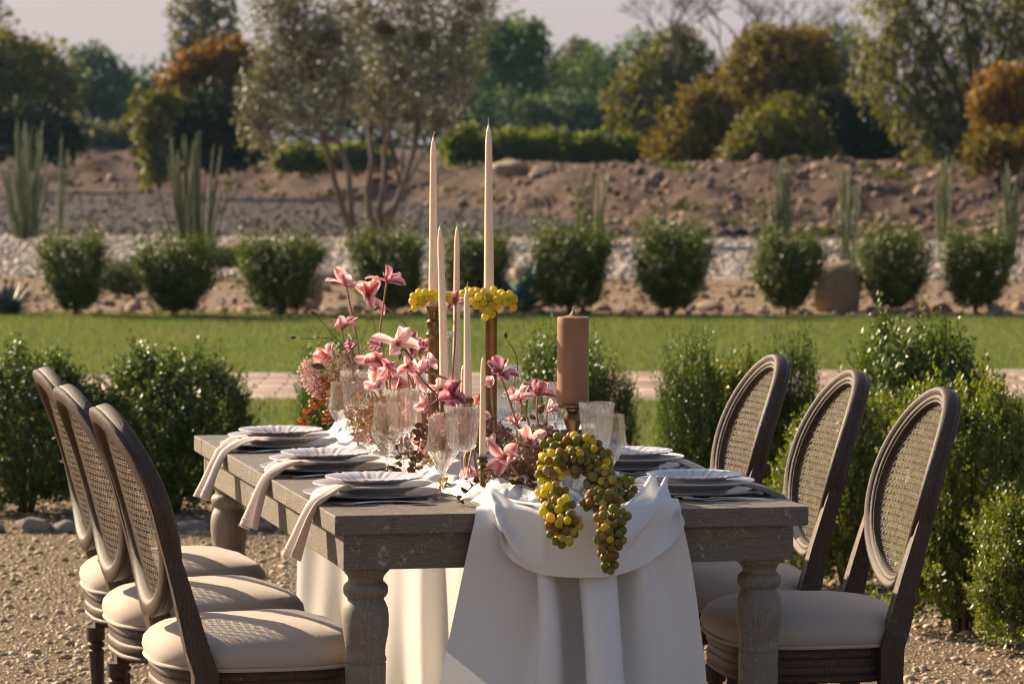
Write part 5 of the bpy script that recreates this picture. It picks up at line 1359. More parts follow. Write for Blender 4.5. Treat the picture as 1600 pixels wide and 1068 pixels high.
fl = lambda a, z: 1.0 + (0.050 * (abs(math.sin(a * 9)) - 0.5) if 0.094 < z < 0.172 else 0.0)
gob_b = glass_lathe(GOB, 0.0016, 144, fl, 0.088).mesh('goblet', M['glass'], True, 60)
def put_glass(me, nm, px, Y, lab, z=TZ, sc=1.0):
    p = atY(px, 700, Y); 
    o = link(nm, me, None, loc=(p.x, Y, z), rot=(0, 0, px), scale=sc); return tag(o, lab, 'glass', 'glasses on the table')
put_glass(wine_b, 'wine_glass', 692, 7.56, 'angular wine glass nearest the front corner on the left', TZ + 0.001)
put_glass(wine_b, 'wine_glass', 605, 8.00, 'angular wine glass beside the middle left plates', TZ + 0.001)
put_glass(wine_b, 'wine_glass', 536, 8.68, 'angular wine glass beside the farthest left plates', TZ + 0.001)
put_glass(gob_b, 'goblet', 722, 7.66, 'ribbed goblet behind the nearest left wine glass', TZ + 0.006)
put_glass(gob_b, 'goblet', 628, 8.14, 'ribbed goblet behind the middle left wine glass', TZ + 0.006)
put_glass(gob_b, 'goblet', 556, 8.80, 'ribbed goblet behind the farthest left wine glass', TZ + 0.006)
put_glass(gob_b, 'goblet', 932, 7.82, 'ribbed goblet right of the pillar candle', TZ + 0.001)
put_glass(wine_b, 'wine_glass', 953, 7.70, 'angular wine glass right of the grapes', TZ + 0.001)
put_glass(wine_b, 'wine_glass', 846, 8.30, 'angular wine glass behind the pillar candle', TZ + 0.006)
put_glass(gob_b, 'goblet', 872, 8.45, 'ribbed goblet hidden behind the pillar candle holder', TZ + 0.001)

# ribbed vases and scalloped stand
def ribbed(prof, n_rib, amp, th=0.002, n=160, mat_='glass_grey', base=0.004):
    mb = glass_lathe(prof, th, n, lambda a, z: 1 + amp * (abs(math.sin(a * n_rib / 2)) - 0.5), base); return mb
def put(mb_or_me, nm, mt, px, Y, z, lab, cat, grp=None):
    me = mb_or_me.mesh(nm, M[mt], True, 60) if isinstance(mb_or_me, MB) else mb_or_me
    p = atY(px, 700, Y); return tag(link(nm, me, None, loc=(p.x, Y, z)), lab, cat, grp)
put(ribbed([(0.034, 0), (0.035, 0.01), (0.030, 0.06), (0.024, 0.14), (0.019, 0.22), (0.0175, 0.262), (0.019, 0.285)], 22, 0.05), 'glass_vase', 'glass_grey', 707, 8.75, TZ + 0.006, 'tall smoky ribbed glass vase between the candles', 'vase')
put(ribbed([(0.030, 0), (0.033, 0.004), (0.034, 0.03), (0.0345, 0.09), (0.0365, 0.135)], 30, 0.045), 'glass_vase', 'glass', 790, 8.30, TZ + 0.103, 'wide ribbed glass vase on the scalloped stand', 'vase')
st = [(0.045, 0), (0.046, 0.003), (0.030, 0.008), (0.010, 0.02), (0.008, 0.06), (0.014, 0.085), (0.040, 0.091), (0.060, 0.093), (0.0635, 0.095), (0.0635, 0.0985), (0.058, 0.0975), (0.02, 0.096)]
mb = MB(); mb.lathe(st, 120, mod=lambda a, z: 1 + (0.022 * abs(math.sin(a * 12)) if z > 0.09 else 0))
put(mb, 'glass_stand', 'glass', 800, 8.30, TZ + 0.005, 'scalloped clear glass stand carrying the ribbed vase', 'stand')
put(ribbed([(0.024, 0), (0.026, 0.004), (0.027, 0.05), (0.029, 0.11)], 24, 0.05), 'glass_vase', 'glass', 672, 8.50, TZ + 0.12, 'small ribbed glass vase behind the brass candle column', 'vase')
put(ribbed([(0.022, 0), (0.023, 0.003), (0.023, 0.05), (0.023, 0.118)], 24, 0.03), 'glass_vase', 'glass', 672, 8.50, TZ + 0.001, 'ribbed glass block under the small ribbed vase', 'vase')
# cut glass bowl under the grapes
BW = [(0.020, 0), (0.021, 0.003), (0.016, 0.008), (0.026, 0.020), (0.040, 0.036), (0.051, 0.054), (0.0585, 0.072)]
p = atY(884, 700, 7.47)
tag(link('glass_bowl', ribbed(BW, 20, 0.035, 0.002, 120).mesh('glass_bowl', M['glass'], True, 60), None, loc=(p.x, 7.47, TZ + 0.004)), 'cut glass bowl holding the draped grapes at the table front', 'bowl')

# ================================================================== candles and holders
def taper(px, ytip, ybase, Y, r, lab, lean=0.0, wick=(0.004, 0.014)):
    p = atY(px, ybase, Y); tip = atY(px, ytip, Y); L = (tip.z - p.z); L = L - wick[1]
    root = thing('taper_candle', lab, 'candle', p, 0, 'ivory taper candles')
    lean += 0.006 * math.sin(px * 3.3)
    mb = MB(); prof = []
    n = 22
    for i in range(n + 1):
        t = i / n; prof.append((r * (1 - 0.38 * t) * min(1, ((1 - t) * 9) ** 0.5 + 0.02), L * t))
    mb.lathe(prof, 28)
    mb.v = [(x + lean * (z / L) ** 1.3 * L, y, z) for x, y, z in mb.v]
    mb.build('wax', M['taper'], root, sharp=None)
    mb = MB(); q = Vector((lean * L, 0, L - 0.003)); mb.tube([q, q + Vector((wick[0] * 0.3, 0, wick[1] * 0.5)), q + Vector((wick[0], 0, wick[1]))], [0.0016, 0.0013, 0.0009], 6)
    mb.build('wick', M['wick'], root)
    return root
def holder_column(px, ytop, Y, r, lab, zb=TZ + 0.012, collar=True, thin=False):
    p = atY(px, ytop, Y); H_ = p.z - zb
    root = thing('candle_holder', lab, 'candle holder', (p.x, Y, zb), 0, 'brass candle holders')
    rib = lambda a, z: 1 - (0.06 * abs(math.sin(a * 6)) if 0.03 < z < H_ - 0.02 and not (H_ * 0.78 < z < H_ * 0.92) else 0)
    if thin: prof = [(0.024, 0), (0.025, 0.004), (0.014, 0.009), (0.006, 0.016), (0.0055, H_ * 0.3), (0.008, H_ * 0.36), (0.0055, H_ * 0.42), (0.0055, H_ * 0.7), (0.010, H_ * 0.75), (0.0065, H_ * 0.8), (0.012, H_ * 0.88), (0.0095, H_ * 0.94), (0.013, H_ - 0.002), (0.013, H_), (0.009, H_), (0.009, H_ - 0.005)]
    else: prof = [(0.036, 0), (0.038, 0.004), (0.030, 0.010), (0.018, 0.016), (r, 0.03), (r, H_ * 0.5), (r, H_ * 0.79), (r * 1.25, H_ * 0.80), (r * 1.45, H_ * 0.82), (r * 1.2, H_ * 0.84), (r * 1.2, H_ * 0.88), (r * 1.4, H_ * 0.90), (r * 1.02, H_ * 0.915), (r, H_ - 0.014), (r * 1.2, H_ - 0.010), (r * 1.45, H_ - 0.003), (r * 1.5, H_), (r * 1.05, H_), (r * 1.0, H_ - 0.004)]
    if not collar and not thin: prof = [(0.036, 0), (0.038, 0.004), (0.030, 0.010), (0.018, 0.016), (r, 0.03), (r, H_ * 0.5), (r, H_ - 0.014), (r * 1.2, H_ - 0.010), (r * 1.5, H_ - 0.003), (r * 1.55, H_), (r * 1.05, H_), (r * 1.0, H_ - 0.004)]
    mb = MB(); mb.lathe(prof, 48, mod=None if thin else rib); mb.build('column', M['brass'], root, sharp=40)
    return root
taper(677, 203, 476, 8.30, 0.0112, 'left of the two tallest ivory tapers, standing in a brass column', 0.0, (0.004, 0.012))
holder_column(678, 478, 8.30, 0.0128, 'reeded brass column under the left tallest taper')
taper(764, 181, 468, 8.15, 0.0118, 'tallest ivory taper, ringed with grapes at its foot', -0.012, (-0.001, 0.017))
holder_column(768, 474, 8.15, 0.0135, 'reeded brass column under the tallest taper', collar=False)
taper(694, 342, 606, 7.92, 0.0102, 'slim taper leaning in front of the left tallest taper', -0.030, (0.009, 0.013))
holder_column(694, 606, 7.92, 0.012, 'brass holder hidden in the flowers under the leaning taper', thin=True)
taper(713, 344, 600, 8.55, 0.0098, 'middle height taper right of the leaning taper', 0.0, (0.0, 0.011))
holder_column(713, 600, 8.55, 0.012, 'brass holder behind the flowers under the middle height taper', thin=True)
taper(731, 438, 622, 7.78, 0.0095, 'shorter taper with a bent wick before the yellow grapes', -0.012, (0.003, 0.017))
holder_column(731, 622, 7.78, 0.012, 'brass holder behind the goblet under the shorter taper', thin=True)
taper(724, 560, 640, 8.35, 0.0088, 'thin taper half hidden behind the shorter taper', 0.0)
holder_column(724, 640, 8.35, 0.012, 'brass holder under the thin half hidden taper', thin=True)
taper(654, 580, 676, 8.25, 0.0078, 'small taper seen through the ribbed glass left of the brass column', 0.0)
holder_column(654, 676, 8.25, 0.012, 'brass holder under the small taper left of the column', thin=True)
taper(754, 545, 714, 7.40, 0.0072, 'short front taper in the small turned brass holder', 0.0, (0.0, 0.014))
holder_column(754, 713, 7.40, 0.012, 'small turned brass holder at the table front', thin=True)
# pillar candle
Yp = 7.95; pb = atY(895, 632, Yp); pt = atY(895, 495, Yp); H_ = pt.z - pb.z; rP = 0.0355
root = thing('pillar_candle', 'thick mocha brown pillar candle on a brass stand', 'candle', pb)
mb = MB(); prof = [(rP * 0.97, 0), (rP, 0.004)] + [(rP * (1 + 0.004 * math.sin(i * 1.7)), 0.004 + (H_ - 0.008) * i / 12) for i in range(1, 12)] + [(rP, H_ - 0.004), (rP * 0.97, H_), (rP * 0.85, H_ - 0.001), (rP * 0.6, H_ + 0.001), (rP * 0.28, H_ + 0.004), (rP * 0.10, H_ + 0.011), (rP * 0.05, H_ + 0.015)]
mb.lathe(prof, 56); mb.build('wax', M['pillar'], root, sharp=50)
mb = MB(); mb.tube([(0, 0, H_ + 0.012), (-0.001, 0, H_ + 0.019), (0.001, 0, H_ + 0.024)], [0.002, 0.0016, 0.001], 6); mb.build('wick', M['wick'], root)
hb = TZ + 0.012; Hh = pb.z - hb
root = thing('candle_holder', 'turned brass stand with a round plate under the pillar candle', 'candle holder', (pb.x, Yp, hb), 0, 'brass candle holders')
mb = MB(); mb.lathe([(0.038, 0), (0.039, 0.005), (0.024, 0.012), (0.011, 0.022), (0.009, 0.05), (0.012, 0.07), (0.009, 0.085), (0.0105, Hh - 0.062), (0.020, Hh - 0.036), (0.021, Hh - 0.030), (0.0135, Hh - 0.014), (0.016, Hh - 0.009)], 40); mb.build('stem', M['brass'], root, sharp=45)
mb = MB(); mb.lathe([(0.016, Hh - 0.009), (0.034, Hh - 0.007), (0.0455, Hh - 0.003), (0.0465, Hh + 0.0005), (0.044, Hh + 0.0005), (0.040, Hh - 0.0012)], 56); mb.build('plate', M['brass'], root, sharp=45)
# ================================================================== flowers
def back_of_glasses(px, Y):
    """the left end of the arrangement grows behind the row of goblets"""
    return Y + 0.62 * float(np.clip((610 - px) / 35, 0, 1)) + 0.22 * float(np.clip((668 - px) / 8, 0, 1)) * (px > 575) if Y > 7.94 and px < 668 else Y
def petal_mesh(name, m, L, Wd, f0, f1, cup=0.22, ruf=0.02, seed=0):
    nu, nv = 9, 12; r = random.Random(seed); V = np.zeros((nv, nu, 3)); UV = np.zeros((nv, nu, 2))
    x, z = 0.002, 0.0; ds = L / (nv - 1)
    for j in range(nv):
        t = j / (nv - 1); phi = f0 + (f1 - f0) * t ** 1.2
        if j: x += ds * math.sin(phi); z += ds * math.cos(phi)
        w = Wd * max(0.0, math.sin(PI * (0.05 + 0.88 * t) ** 1.15)) ** 0.6 * math.sqrt(max(0.0, 1 - (max(0.0, t - 0.72) / 0.29) ** 2)) + 0.0006
        nx, nz = -math.cos(phi), math.sin(phi)
        for i in range(nu):
            q = i / (nu - 1) * 2 - 1
            lift = cup * w * (q * q) - 0.10 * w * math.exp(-(q / 0.18) ** 2) + ruf * Wd * math.sin(q * 7 + t * 9 + seed) * abs(q)
            V[j, i] = (x + nx * lift, q * w * 0.5 * 2 * 0.5, z + nz * lift); UV[j, i] = (q, t)
    idx = np.arange(nu * nv).reshape(nv, nu)
    F_ = np.stack([idx[:-1, :-1], idx[:-1, 1:], idx[1:, 1:], idx[1:, :-1]], -1).reshape(-1, 4)
    return np_mesh(name, V.reshape(-1, 3), F_, m, True, UV.reshape(-1, 2))
PT = {}
FORMS = {'open': (R(28), R(84)), 'star': (R(55), R(112)), 'cup': (R(8), R(40)), 'recurve': (R(50), R(145)), 'half': (R(18), R(62))}
for mt in ('petal', 'petal_plum', 'petal_pale'):
    for fm, (a, b) in FORMS.items():
        PT[mt, fm] = [petal_mesh('petal', M[mt], 0.046 + 0.003 * k, 0.030 - 0.003 * k, a + 0.12 * (k - 1), b + 0.22 * (k - 1), 0.20, 0.09, k) for k in range(3)]
mb = MB(); rs = random.Random(5)
for i in range(9):
    a = i * 0.7; sp = rs.uniform(0.15, 0.4); tip = Vector((math.cos(a) * sp, math.sin(a) * sp, 1)) * rs.uniform(0.014, 0.021)
    mb.tube([(0, 0, 0.001), tip * 0.5, tip], [0.0005, 0.0005, 0.0009], 5)
CENTRE = mb.mesh('flower_centre', M['stamen'])
def flower(px, py, Y, spx, face, form, mt, lab, stem=None, sm='stem', low=None, sr=0.0024):
    """stem: list of picture points with distances, blossom end first"""
    Y = back_of_glasses(px, Y); s = Y / 5600; p = atY(px, py, Y); sc = spx * s / 0.084
    q = Vector(face).normalized().to_track_quat('Z', 'Y')
    root = thing('flower', lab, 'flower', p, 0, 'pink blossoms of the table arrangement')
    rr = random.Random(int(px * 7 + py)); off = rr.uniform(0, 6)
    for k in range(6):
        fm = form
        if low and k % 2: fm = low
        if rr.random() < 0.3: fm = rr.choice(['open', 'half', 'star'] if form != 'cup' else ['cup', 'half'])
        me = rr.choice(PT[mt, fm])
        o = link('petal', me, root); e = Matrix.Rotation(off + k * PI / 3 + rr.gauss(0, 0.22), 4, 'Z') @ Matrix.Rotation(rr.gauss(0, 0.30), 4, 'Y') @ Matrix.Rotation(rr.gauss(0, 0.25), 4, 'X')
        o.matrix_basis = q.to_matrix().to_4x4() @ e @ Matrix.Diagonal((sc * rr.uniform(0.82, 1.1), sc * rr.uniform(0.78, 1.15), sc * rr.uniform(0.8, 1.15), 1))
    link('flower_centre', CENTRE, root, scale=sc).rotation_euler = q.to_euler()
    if stem:
        pts = [Vector((0, 0, 0)) - Vector(face).normalized() * -0.001] + [atY(a, b, Y + (c if c else 0)) - p for a, b, c in stem]
        P = []
        for i in range(len(pts) - 1):
            for j in range(5): P.append(pts[i].lerp(pts[i + 1], j / 5))
        P.append(pts[-1])
        for _ in range(6): P = [P[0]] + [(P[i - 1] + P[i] * 2 + P[i + 1]) / 4 for i in range(1, len(P) - 1)] + [P[-1]]
        mb = MB(); n = len(P); mb.tube(P, [sr * (0.85 + 0.35 * i / n) for i in range(n)], 8); mb.build('stem', M[sm], root)
    return root
flower(541, 447, 8.35, 58, (0.05, -0.30, 0.95), 'star', 'petal', 'topmost left blossom with one petal standing up on a tall stem', [(548, 480, 0), (556, 520, 0), (563, 560, 0), (574, 620, 0.03), (600, 705, 0.1)], low='half')
flower(574, 462, 8.30, 64, (0.12, -0.95, 0.12), 'open', 'petal', 'coral star blossom facing the viewer near the top', [(604, 480, 0.02), (632, 502, 0.03), (646, 530, 0.03), (650, 570, 0.05), (655, 690, 0.1)])
flower(604, 440, 8.38, 54, (0.15, -0.25, 0.95), 'recurve', 'petal_plum', 'plum pink blossom topmost right, seen from the side', [(600, 470, 0), (594, 510, 0), (592, 560, 0), (600, 690, 0.05)], low='half')
flower(534, 516, 8.30, 56, (0.08, -0.35, 0.93), 'recurve', 'petal_plum', 'dark pink blossom with drooping lower petals at the left', [(541, 550, 0), (549, 570, 0), (570, 690, 0.05)], low='cup')
flower(516, 560, 8.35, 50, (-0.55, -0.65, 0.3), 'half', 'petal', 'coral blossom lowest at the left beside tan florets', [(530, 600, 0.02), (560, 690, 0.05)])
flower(620, 537, 8.05, 66, (0.25, -0.85, 0.45), 'open', 'petal_pale', 'broad pale pink blossom in the upper middle of the cluster', [(634, 575, 0.02), (655, 625, 0.06), (680, 730, 0.1)])
flower(590, 562, 8.10, 62, (-0.15, -0.95, -0.1), 'open', 'petal', 'coral blossom left of the brass column facing forward', [(605, 600, 0.06), (630, 700, 0.1)])
flower(640, 546, 8.18, 52, (0.1, -0.55, 0.75), 'half', 'petal_plum', 'mauve blossom behind the broad pale blossom', [(645, 590, 0.03), (655, 710, 0.05)])
flower(652, 588, 7.95, 54, (0.15, -0.6, 0.75), 'half', 'petal_pale', 'pale pink blossom tilted up beside the leaning taper', [(645, 560, 0.03), (628, 540, 0.06), (624, 560, 0.1)], sm='stem_dark')
flower(592, 607, 8.15, 46, (-0.3, -0.6, 0.65), 'cup', 'petal_pale', 'half closed pale blossom behind the middle goblet, left one', [(600, 640, 0.03), (615, 720, 0.05)])
flower(622, 606, 8.20, 42, (0.3, -0.6, 0.6), 'cup', 'petal', 'half closed coral blossom behind the middle goblet, right one', [(624, 640, 0.03), (640, 720, 0.05)])
flower(609, 590, 8.22, 44, (0.0, -0.8, 0.3), 'half', 'petal_pale', 'small blush blossom just above the middle goblet rim', [(612, 620, 0.03), (630, 720, 0.05)])
flower(712, 474, 8.42, 46, (-0.1, -0.55, 0.8), 'open', 'petal_plum', 'plum blossom between the leaning taper and the yellow grapes', [(712, 520, 0.02), (706, 600, 0.02), (700, 700, 0.02)])
flower(709, 618, 7.72, 68, (-0.08, -0.97, 0.1), 'open', 'petal_plum', 'large mauve pink blossom facing forward under the tapers', [(722, 600, 0.05), (700, 592, 0.08), (664, 580, 0.1)])
flower(780, 584, 7.85, 58, (0.25, -0.4, 0.85), 'star', 'petal_plum', 'plum blossom on a long bare stem right of the tapers', [(792, 612, 0.0), (802, 645, 0), (812, 672, 0.0), (826, 740, 0.0)], low='open')
flower(812, 626, 7.90, 50, (-0.35, -0.55, 0.6), 'half', 'petal_pale', 'blush blossom with orange stamens left of the pillar candle', [(825, 650, 0.0), (840, 730, 0.0)])
flower(840, 618, 7.98, 54, (0.35, -0.35, 0.85), 'half', 'petal_plum', 'pink blossom pointing up beside the pillar candle', [(838, 650, 0.0), (846, 700, 0.0), (850, 740, 0.0)], low='cup')
flower(790, 716, 7.52, 66, (-0.12, -0.92, 0.35), 'open', 'petal', 'big coral pink blossom low in front of the brown florets', [(806, 735, 0.04), (820, 770, 0.06)])
flower(826, 694, 7.62, 54, (0.15, -0.6, 0.78), 'half', 'petal_pale', 'pale blossom just above the big coral blossom on the right', [(828, 730, 0.03), (830, 770, 0.05)])
flower(672, 634, 7.95, 44, (-0.85, -0.35, 0.1), 'cup', 'petal', 'coral blossom seen from the side behind the goblets', [(690, 622, 0.0), (664, 600, 0.03), (650, 580, 0.06)], sm='stem_dark')
flower(718, 668, 7.90, 52, (0.0, -0.8, 0.5), 'open', 'petal_pale', 'peach pale blossom seen through the nearest goblet', [(722, 700, 0.03), (730, 750, 0.04)])
flower(732, 728, 7.74, 46, (-0.15, -0.35, -0.9), 'cup', 'petal', 'coral blossom hanging upside down between glass stems', [(738, 700, 0.03), (744, 680, 0.08)])
flower(745, 640, 8.02, 44, (0.2, -0.7, 0.5), 'half', 'petal', 'coral blossom half behind the short front taper', [(748, 680, 0.02), (752, 740, 0.03)])
flower(660, 700, 7.98, 40, (-0.2, -0.8, 0.3), 'half', 'petal_pale', 'blush blossom low between the two left goblets', [(665, 730, 0.02), (670, 752, 0.03)])
flower(655, 552, 8.12, 44, (0.45, -0.35, 0.8), 'cup', 'petal_plum', 'mauve bud like blossom right of the broad pale blossom', [(655, 600, 0.02), (662, 710, 0.03)])
flower(688, 608, 8.06, 40, (-0.5, -0.6, 0.4), 'half', 'petal_pale', 'small pale blossom at the foot of the leaning taper', [(690, 650, 0.02), (694, 720, 0.03)])

flower(598, 540, 8.16, 40, (-0.4, -0.6, 0.6), 'half', 'petal_plum', 'small mauve blossom tucked left of the broad pale blossom', [(602, 570, 0.02), (612, 700, 0.05)])
flower(636, 572, 8.02, 42, (0.3, -0.8, 0.1), 'open', 'petal', 'small coral blossom just under the broad pale blossom', [(640, 610, 0.03), (652, 720, 0.05)])
flower(568, 606, 8.38, 38, (-0.3, -0.7, 0.5), 'half', 'petal_pale', 'small blush blossom seen through the farthest goblet', [(572, 640, 0.02), (580, 700, 0.03)])
flower(694, 640, 7.96, 38, (0.4, -0.7, 0.3), 'half', 'petal', 'small coral blossom right of the side facing one', [(696, 670, 0.02), (700, 730, 0.03)])
flower(768, 604, 8.02, 36, (-0.3, -0.6, 0.7), 'cup', 'petal_pale', 'half open blush blossom just right of the front taper', [(770, 640, 0.02), (776, 730, 0.03)])
flower(855, 640, 7.90, 36, (0.5, -0.6, 0.3), 'half', 'petal_pale', 'small blush blossom lowest beside the pillar candle', [(852, 670, 0.01), (850, 735, 0.02)])
flower(640, 640, 8.12, 38, (0.0, -0.8, 0.3), 'open', 'petal_pale', 'blush blossom seen through the middle goblet', [(642, 670, 0.02), (648, 730, 0.03)])
for i_, (fx, fy, fs, ff, fo, fm_, fl_) in enumerate([(578, 588, 34, (-0.5, -0.7, 0.2), 'half', 'petal', 'little coral blossom nested left, above the farthest goblet rim'), (606, 572, 36, (0.1, -0.9, -0.2), 'open', 'petal_plum', 'little mauve blossom in the thick of the left cluster'), (668, 566, 34, (0.5, -0.7, 0.3), 'half', 'petal_pale', 'little blush blossom touching the left brass column'), (660, 612, 34, (0.2, -0.8, 0.4), 'half', 'petal', 'little coral blossom above the middle goblet, right side'),
        (734, 652, 34, (-0.3, -0.8, 0.3), 'open', 'petal_pale', 'little blush blossom behind the nearest goblet rim'), (806, 664, 34, (-0.2, -0.7, 0.6), 'half', 'petal', 'little coral blossom low between the two bare stems'), (770, 694, 34, (-0.6, -0.7, 0.2), 'half', 'petal_pale', 'little blush blossom above the big coral blossom'), (548, 548, 34, (-0.2, -0.7, 0.6), 'half', 'petal_plum', 'little mauve blossom between the drooping blossom and the tan florets')]):
    flower(fx, fy, 8.12 if fx < 680 else 7.9, fs, ff, fo, fm_, fl_, [(fx + 4, fy + 30, 0.02), (fx + 12, min(745, fy + 130), 0.04)])
# curled bare twigs with buds
def sprig(pts, Y, lab, buds, mt='stem_dark', r=0.0011, budr=(0.0045, 0.008)):
    Y = back_of_glasses(pts[0][0], Y); p = atY(*pts[0], Y); root = thing('bud_stem', lab, 'twig', p, 0, 'curled bud stems')
    P0 = [atY(a, b, Y) - p for a, b in pts]; P = []
    for i in range(len(P0) - 1):
        for j in range(4): P.append(P0[i].lerp(P0[i + 1], j / 4))
    P.append(P0[-1])
    for _ in range(3): P = [P[0]] + [(P[i - 1] + P[i] * 2 + P[i + 1]) / 4 for i in range(1, len(P) - 1)] + [P[-1]]
    mb = MB(); mb.tube(P, r, 6); mb.build('stem', M[mt], root)
    for (a, b, dx, dz) in buds:
        c = atY(a, b, Y) - p; mb = MB(); mb.lathe([(0.0006, -budr[1]), (budr[0] * 0.7, -budr[1] * 0.6), (budr[0], 0), (budr[0] * 0.6, budr[1] * 0.7), (0.0003, budr[1] * 1.1)], 10, axis=(dx, 0, dz)); mb.v = [tuple(Vector(v) + c) for v in mb.v]
        mb.build('bud', M['petal_plum'] if mt == 'stem' else M['stem_dark'], root)
sprig([(560, 565), (540, 545), (525, 530), (510, 510), (498, 498), (496, 490), (490, 488)], 8.28, 'dark curled bud stem left of the drooping blossom', [(490, 489, -0.7, 0.5)])
sprig([(560, 580), (540, 548), (515, 526), (488, 530), (470, 528)], 8.32, 'thin stem reaching far left to a single dark bud', [(458, 527, -1, 0.1)])
sprig([(598, 570), (602, 525), (622, 505), (636, 490), (645, 484)], 8.2, 'green bud stem pointing right towards the brass column', [(643, 484, 0.6, 0.7)], 'stem_green')
sprig([(592, 560), (588, 520), (583, 498), (577, 492), (580, 484), (586, 482)], 8.22, 'curled green bud stem under the coral star blossom', [(588, 482, 0.8, 0.4)], 'stem_green')
sprig([(800, 640), (800, 610), (810, 575), (806, 550), (793, 532)], 7.9, 'tall thin stem with one closed bud right of the tapers', [(790, 524, -0.2, 1)], 'stem_dark')
sprig([(830, 690), (812, 668), (798, 655), (785, 655)], 7.8, 'dark bud stem under the scalloped stand', [(770, 654, -1, 0.1)], 'stem_dark')
sprig([(566, 600), (540, 585), (515, 580), (500, 574)], 8.3, 'mauve closed bud at the left of the arrangement', [(497, 572, -1, 0.2)], 'stem_dark', budr=(0.009, 0.018))
sprig([(575, 600), (560, 560), (545, 545)], 8.34, 'short bud stem among the tan florets', [(543, 541, -0.3, 1)], 'stem_dark', budr=(0.007, 0.012))

# dried floret clusters
def florets(name, lab, Y, blobs, m, n, size, seed, cat='dried flowers', hollow=0.25, shape='flat', aspect=0.7):
    b0 = blobs[0]; Y = back_of_glasses(b0[0], Y) if b0[0] < 590 else Y; s = Y / 5600; p = atY(b0[0], b0[1], Y); root = thing(name, lab, cat, p, 0, 'dried filler of the table arrangement')
    bl = [tuple(atY(a, b, Y + d) - p) + (rx * s, (rx + rz) / 2 * s, rz * s) for a, b, rx, rz, d in blobs]
    tag(link('florets', crown_mesh('florets', m, bl, n, size, seed, shape, hollow=hollow, aspect=aspect), root), kind='stuff')
    lo = min(q[1] for q in blobs); mb = MB()
    k_ = 1 if b0[0] < 620 else 0.2; mb.tube([Vector(bl[0][:3]), Vector((0.05 * k_, 0.05, (TZ + 0.04 - p.z) * 0.6)), Vector((0.13 * k_, 0.10, (TZ + 0.02 - p.z)))], 0.002, 6); mb.build('stem', M['twig'], root)
    return root
florets('dried_bloom', 'upright tan floret plume left of the farthest goblet', 8.42, [(523, 585, 18, 36, 0), (528, 620, 20, 30, 0), (518, 565, 12, 16, 0)], M['fluff'], 1700, 0.006, 201)
florets('dried_bloom', 'tan tassel florets above the farthest goblet', 8.36, [(560, 572, 26, 24, 0), (588, 560, 20, 24, 0), (545, 590, 18, 22, 0), (600, 580, 16, 26, 0)], M['fluff'], 1500, 0.006, 202)
florets('dried_bloom', 'pale pink floret spray at the far left of the arrangement', 8.4, [(488, 592, 14, 18, 0), (482, 575, 12, 12, 0), (496, 608, 12, 12, 0)], M['fluff_pink'], 900, 0.007, 203)
florets('dried_bloom', 'large brown hydrangea head behind the front grapes', 7.62, [(835, 722, 38, 36, 0), (808, 748, 40, 26, 0), (850, 690, 24, 26, 0.05), (800, 770, 30, 16, 0), (770, 752, 26, 24, 0)], M['fluff_brown'], 5200, 0.0085, 204)
florets('dried_bloom', 'bronze and tan filler behind the middle goblets', 8.42, [(650, 665, 34, 40, 0), (610, 660, 34, 36, 0.05), (690, 680, 34, 40, 0), (570, 650, 26, 34, 0.1), (640, 625, 26, 26, 0.05)], M['fluff_brown'], 3200, 0.009, 205)
florets('dried_bloom', 'mixed bronze filler behind the nearest goblet', 8.10, [(725, 705, 36, 34, 0), (760, 700, 30, 36, 0), (745, 670, 26, 26, 0.05), (690, 725, 26, 24, 0), (780, 690, 22, 26, 0.05)], M['fluff_brown'], 3600, 0.009, 206)
florets('dried_bloom', 'small white pink floret knot under the coral side blossom', 7.88, [(682, 655, 12, 9, 0), (690, 662, 10, 8, 0)], M['fluff_pink'], 420, 0.006, 207)
florets('dried_bloom', 'tan floret stalk behind the nearest left wine glass', 8.12, [(592, 672, 9, 18, 0), (598, 690, 9, 16, 0), (600, 660, 9, 12, 0)], M['fluff'], 600, 0.006, 208)

